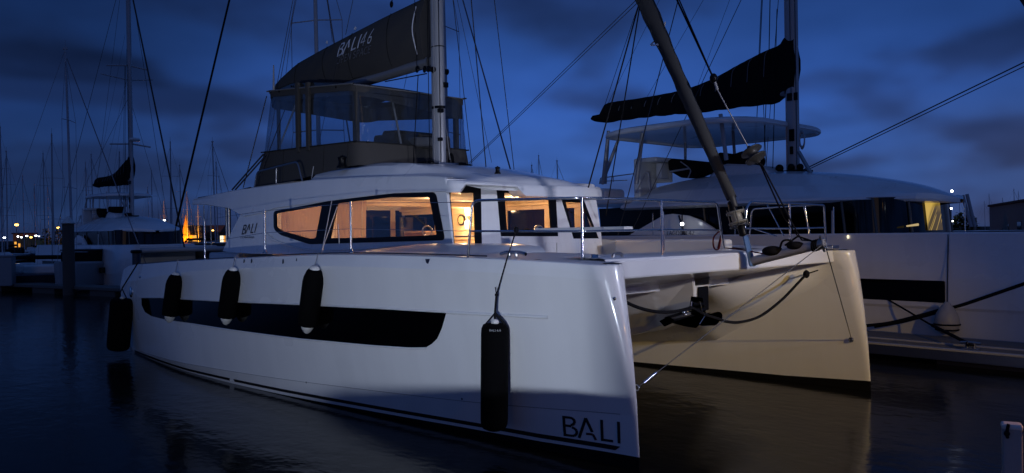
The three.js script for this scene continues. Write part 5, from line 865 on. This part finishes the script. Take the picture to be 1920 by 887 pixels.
// ---------------------------------------------------------------- far shore: land, buildings, trees, lamps
{
  const g = []; for (let k = 0; k <= 60; k++) { const u = lerp(-1500, 3400, k / 60), p = deep(u, 437 + (960 - u) * .0151, 215), q = deep(u, 437 + (960 - u) * .0151, 900); g.push([V(p.x, -.5, p.z), V(p.x, 1.0, p.z), V(lerp(p.x, q.x, .02), 1.5, lerp(p.z, q.z, .02)), V(q.x, 2.2, q.z)]); }
  struct('shore', skin(g, 30), M.earth);
}
const hzY = (u) => 437 + (960 - u) * .0151;
function house(u0, u1, vTop, depth, label, o = {}) {
  const a = deep(u0, hzY(u0), depth), b = deep(u1, hzY(u1), depth + (o.skew ?? 0)), h = deep(u0, vTop, depth).y, L = Math.hypot(b.x - a.x, b.z - a.z), g = thing('building', label, 'building');
  g.position.set((a.x + b.x) / 2, 0, (a.z + b.z) / 2); g.rotation.y = -Math.atan2(b.z - a.z, b.x - a.x);
  part(g, 'wall', box(-L / 2, L / 2, 0, h * (o.flat ? 1 : .72), -6, 0, .05), o.wall ?? M.plaster);
  if (o.flat) part(g, 'roof', box(-L / 2 - .2, L / 2 + .2, h, h + .3, -6.2, .25, .04), M.roofing); else part(g, 'roof', slab(shape([[-6.4, 0], [.5, 0], [-3, h * .3]]), L + .4, 0).rotateY(Math.PI / 2).translate(-L / 2 - .2, h * .72, 0).applyMatrix4(new THREE.Matrix4()), M.roofing);
  for (const [t, y, w, hh, m] of o.win ?? []) { const f = part(g, 'window', box(-L / 2 + t * L - w / 2 - .08, -L / 2 + t * L + w / 2 + .08, y - .08, y + hh + .08, 0, .06, .02), M.plaster); part(f, 'window_pane', box(-L / 2 + t * L - w / 2, -L / 2 + t * L + w / 2, y, y + hh, .05, .075, .005), m); }
  return g;
}
const dk = M.glass;
house(300, 372, 424, 190, 'long low dark-roofed building left of the saloon', { win: [[.2, 1.8, 1.2, 1.4, dk], [.45, 1.8, 1.2, 1.4, dk], [.7, 1.8, 1.2, 1.4, dk], [.9, 1.8, 1.2, 1.4, M.warmWin]] });
house(374, 430, 424, 185, 'pale building with lit doorways seen below the near roof overhang', { win: [[.25, 2.0, 1.2, 1.3, dk], [.5, 2.0, 1.2, 1.3, dk], [.75, .8, .8, 2.2, M.whiteWin], [.86, .6, .5, 2.4, M.warmWin]] });
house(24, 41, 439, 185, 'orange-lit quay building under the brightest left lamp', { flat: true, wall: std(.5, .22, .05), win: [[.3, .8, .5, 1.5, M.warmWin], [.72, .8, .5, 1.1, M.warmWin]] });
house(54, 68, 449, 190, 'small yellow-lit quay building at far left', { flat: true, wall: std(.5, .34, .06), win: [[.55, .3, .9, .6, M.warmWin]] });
house(1856, 1960, 388, 120, 'low flat-roofed building at the right edge', { flat: true, skew: -34, win: [[.28, 1.2, 1.0, .9, dk], [.42, 1.6, .6, 1.1, dk], [.62, .6, 2.4, 2.4, dk]] });
{ const a = deep(1822, 418, 120), b = deep(1860, 418, 118), g = thing('garden_wall', 'long pale wall left of the low right-hand building', 'wall'); part(g, 'wall', [rod(V(a.x, 1.6, a.z), V(b.x, 1.6, b.z), .2), box(0, Math.hypot(b.x - a.x, b.z - a.z) + 14, 0, 1.9, -.15, .15, .02).rotateY(-Math.atan2(b.z - a.z, b.x - a.x)).translate(a.x, 0, a.z)], M.plaster); }
{ // floodlit spire
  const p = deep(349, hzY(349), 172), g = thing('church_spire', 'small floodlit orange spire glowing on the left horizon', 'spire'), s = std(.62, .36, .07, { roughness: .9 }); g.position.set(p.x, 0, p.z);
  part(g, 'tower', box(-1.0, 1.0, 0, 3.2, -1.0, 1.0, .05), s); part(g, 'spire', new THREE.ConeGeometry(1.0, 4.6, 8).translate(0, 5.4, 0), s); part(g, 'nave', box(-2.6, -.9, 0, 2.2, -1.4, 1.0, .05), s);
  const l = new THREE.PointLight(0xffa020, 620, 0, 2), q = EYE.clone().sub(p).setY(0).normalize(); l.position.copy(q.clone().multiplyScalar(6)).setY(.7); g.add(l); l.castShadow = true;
  part(g, 'floodlight', new THREE.SphereGeometry(.16, 10, 8).translate(q.x * 6, .55, q.z * 6), M.sodium);
}
function tree(u0, u1, vTop, depth, label, n = 800) {
  const a = deep((u0 + u1) / 2, hzY(u0), depth), top = deep(u0, vTop, depth).y, w = (u1 - u0) / FPX * depth / 2, g = thing('tree', label, 'tree'), P2 = []; g.position.set(a.x, 0, a.z);
  for (let i = 0; i < n; i++) {
    const c = rnd() * 2 * Math.PI, e = Math.pow(rnd(), .5), lob = 1 + .25 * Math.sin(c * 3 + w), y = rr(.18, 1), ww = w * Math.pow(Math.sin(Math.PI * clamp(y * .92, .05, 1)), .5) * lob, p = V(Math.cos(c) * ww * e, y * top * (.9 + .1 * Math.sin(c * 5)), Math.sin(c) * ww * e), s = rr(.35, .7) * Math.max(.6, w / 3);
    const t = new THREE.PlaneGeometry(s, s * rr(.5, 1)); t.rotateX(rr(0, 3)); t.rotateY(rr(0, 6)); t.translate(p.x, p.y, p.z); P2.push(t);
  }
  part(g, 'crown', P2, M.leaf); part(g, 'trunk', rod(V(0, 0, 0), V(.05, top * .7, 0), .16, .05), M.bark);
}
tree(1783, 1830, 398, 110, 'dark bushy tree between the catamaran roof tip and the building');
tree(1150, 1182, 415, 190, 'dark round tree on the middle horizon', 260); tree(1176, 1208, 419, 190, 'low dark tree right of the round one on the middle horizon', 260);
tree(78, 96, 428, 170, 'dark tree left of the second orange lamp', 260); tree(100, 120, 424, 172, 'dark tree next to the wooden pile', 260);
function lampPost(u, v, depth, m, r, label, color, power) {
  const p = deep(u, v, depth), g = thing('street_lamp', label, 'street lamp'); g.position.set(p.x, 0, p.z);
  part(g, 'pole', rod(V(0, 0, 0), V(0, p.y + .1, 0), .07, .05), M.hullDark); part(g, 'lamp_head', new THREE.SphereGeometry(r, 14, 10).scale(1, .7, 1).translate(0, p.y, 0), m); part(g, 'lamp_hood', lathe([[0, .16], [r * .8, .12], [r * 1.15, .02], [r * 1.1, 0], [0, .05]].map(([a, b]) => [a, b + r * .5]), 16).translate(0, p.y, 0), M.hullDark);
  if (power) { const l = new THREE.PointLight(color, power, 0, 2); l.position.set(0, p.y - r - .06, 0); l.castShadow = true; g.add(l); }
}
lampPost(31, 421.5, 150, M.sodium, .34, 'brightest orange quay lamp at far left', 0xffa030, 500);
lampPost(109, 427, 150, M.sodium, .27, 'orange quay lamp just left of the wooden pile', 0xffa030, 250);
lampPost(308, 413, 160, M.led, .22, 'small white lamp above the far left catamaran bow');
lampPost(297, 431.5, 150, M.sodium, .26, 'amber lamp beside the far left catamaran roof', 0xffa030, 120);
for (const [u, v, r, m, w] of [[8, 445.5, 0.25, M.led, 'leftmost'], [33, 443.5, 0.25, M.led, 'low, right of the brightest lamp'], [40, 445, 0.19, M.led, 'second right of the brightest lamp'], [50, 442.5, 0.22, M.led, 'third right of the brightest lamp'], [58, 445, 0.25, M.sodium, 'yellow one among the white ones'], [67, 442, 0.25, M.led, 'large white one near the small yellow building'], [73, 443, 0.14, M.led, 'faint white one near the small yellow building'], [163, 410, 0.11, M.led, 'faint one beside the hard top of the far left catamaran']]) lampPost(u, v, 170, m, r, 'quay light at far left, ' + w);
lampPost(1783.5, 391, 110, M.led, .17, 'white lamp just right of the catamaran front window'); lampPost(1785.5, 414.5, 110, M.led, .15, 'lower white lamp by the tree at right'); lampPost(399, 432, 150, M.sodium, .2, 'warm lamp low under the near roof overhang', 0xffa030, 60);

// ---------------------------------------------------------------- the quay the viewer stands on, its post and lamps
{
  const g = thing('quay', 'low quay deck under the viewer, outside the picture', 'quay');
  const out = [[9.3, 6.78], [9.12, 7.34], [9.32, 8.62], [10.1, 10.6], [10.5, 11.05], [12.7, 14.5], [13, 19.5], [30, 19.5], [30, 4.2], [10.8, 4.15]];
  part(g, 'quay_deck', slab(shape(out.map(([x, z]) => [x, -z])), .28, .01).rotateX(-Math.PI / 2).translate(0, .655, 0), M.concrete);
  part(g, 'quay_leg', [[10.3, 7.5], [11.5, 12], [14, 19], [11.6, 5], [20, 6], [20, 18], [28, 6], [28, 18]].map(([x, z]) => new THREE.CylinderGeometry(.15, .15, 2, 14).translate(x, -.35, z)), M.rust);
}
{
  const p = deep(1897, 795, 4.62), g = thing('dock_post', 'short pale post with black strap at the bottom right corner', 'post'); g.position.set(p.x, .92, p.z); const h = p.y - .92; g.rotation.y = .35;
  part(g, 'post_body', box(-.05, .05, 0, h, -.045, .045, .015), std(.34, .33, .33, { roughness: .5, map: rep(blotch, 2) })); part(g, 'post_cap', box(-.053, .053, h - .03, h + .006, -.048, .048, .015), M.pvc);
  part(g, 'strap', [bent([V(-.02, h + .01, .055), V(-.028, h - .03, .062), V(-.03, h - .055, .06), V(-.025, h - .07, .05)], .009, 14, 7), new THREE.SphereGeometry(.016, 10, 8).translate(-.03, h - .045, .06)], M.rope);
  part(g, 'guard_wire', rod(V(.04, h - .03, .03), V(.9, h - .06, -.1), .007), M.wire);
}
{ const g = thing('bollard_light', 'small amber dock light right of the corner post, outside the picture', 'lamp'); g.position.set(11.75, .93, 3.55); part(g, 'post_body', new THREE.CylinderGeometry(.05, .05, .9, 16).translate(0, .45, 0), M.hullDark); part(g, 'lamp_head', new THREE.CylinderGeometry(.045, .045, .1, 16).translate(0, .96, 0), M.sodium); part(g, 'lamp_hood', new THREE.CylinderGeometry(.06, .07, .03, 16).translate(0, 1.03, 0), M.hullDark); const l = new THREE.PointLight(0xffb870, 2.6, 0, 2); l.position.set(-.07, .96, .03); l.castShadow = true; g.add(l); }
function quayLamp(name, label, pos, m, color, cd, target, angle, pen, soft = 6) {
  const g = thing(name, label, 'lamp'); g.position.set(pos.x, 0, pos.z);
  part(g, 'pole', rod(V(0, .9, 0), V(0, pos.y - .02, 0), .05, .04, 12), M.hullDark);
  const d = target.clone().sub(pos).normalize(), q = new THREE.Quaternion().setFromUnitVectors(V(0, 0, 1), d);
  part(g, 'lamp_housing', new RoundedBoxGeometry(.34, .2, .1, 2, .03).applyQuaternion(q).translate(-d.x * .09, pos.y - d.y * .09, -d.z * .09), M.hullDark);
  part(g, 'lamp_face', new RoundedBoxGeometry(.3, .16, .012, 2, .005).applyQuaternion(q).translate(-d.x * .03, pos.y - d.y * .03, -d.z * .03), m);
  const l = new THREE.SpotLight(color, cd, 0, angle, pen, 2); l.position.set(0, pos.y, 0); l.target.position.copy(target).sub(g.position); l.castShadow = true; l.shadow.radius = soft; l.shadow.mapSize.set(2048, 2048); g.add(l, l.target);
}
quayLamp('quay_floodlight', 'low white quay floodlight behind the viewer, aimed at the near hull', V(13.5, 1.2, 13.5), M.led, 0xd0dcf2, 335, V(4.6, 2.5, 3.1), .52, 1, 4);
quayLamp('quay_lamp', 'tall amber quay lamp ahead of the bows, outside the picture', V(22, 6.4, 4.5), M.sodium, 0xf2c862, 380, V(7.0, .85, -2.9), .28, 1);
quayLamp('quay_lamp', 'white quay lamp straight ahead of the bows, outside the picture', V(20, 5.8, .6), M.led, 0xe0e4ff, 340, V(5.2, 2.3, .5), .30, .8, 20);
{ const g = thing('added_light_blocker', 'wide grey added cabinet on the quay behind the viewer, outside the picture', 'light_blocker'), a = V(12.17, 0, 11.40), c = V(13.35, 0, 11.0), w = a.distanceTo(c); g.position.set((a.x + c.x) / 2, .92, (a.z + c.z) / 2); g.rotation.y = Math.atan2(a.z - c.z, c.x - a.x); part(g, 'blocker_body', box(-w / 2, w / 2, 0, 1.25, -.15, .15, .02), M.hullDark); for (const x of [-.28, .28]) part(g, 'blocker_panel', box(x - .25, x + .25, .12, 1.12, -.165, -.15, .006), M.dullsteel); }  // unseen block added to keep the floodlight off the crossbeam and far hulls

renderer.render(scene, camera);
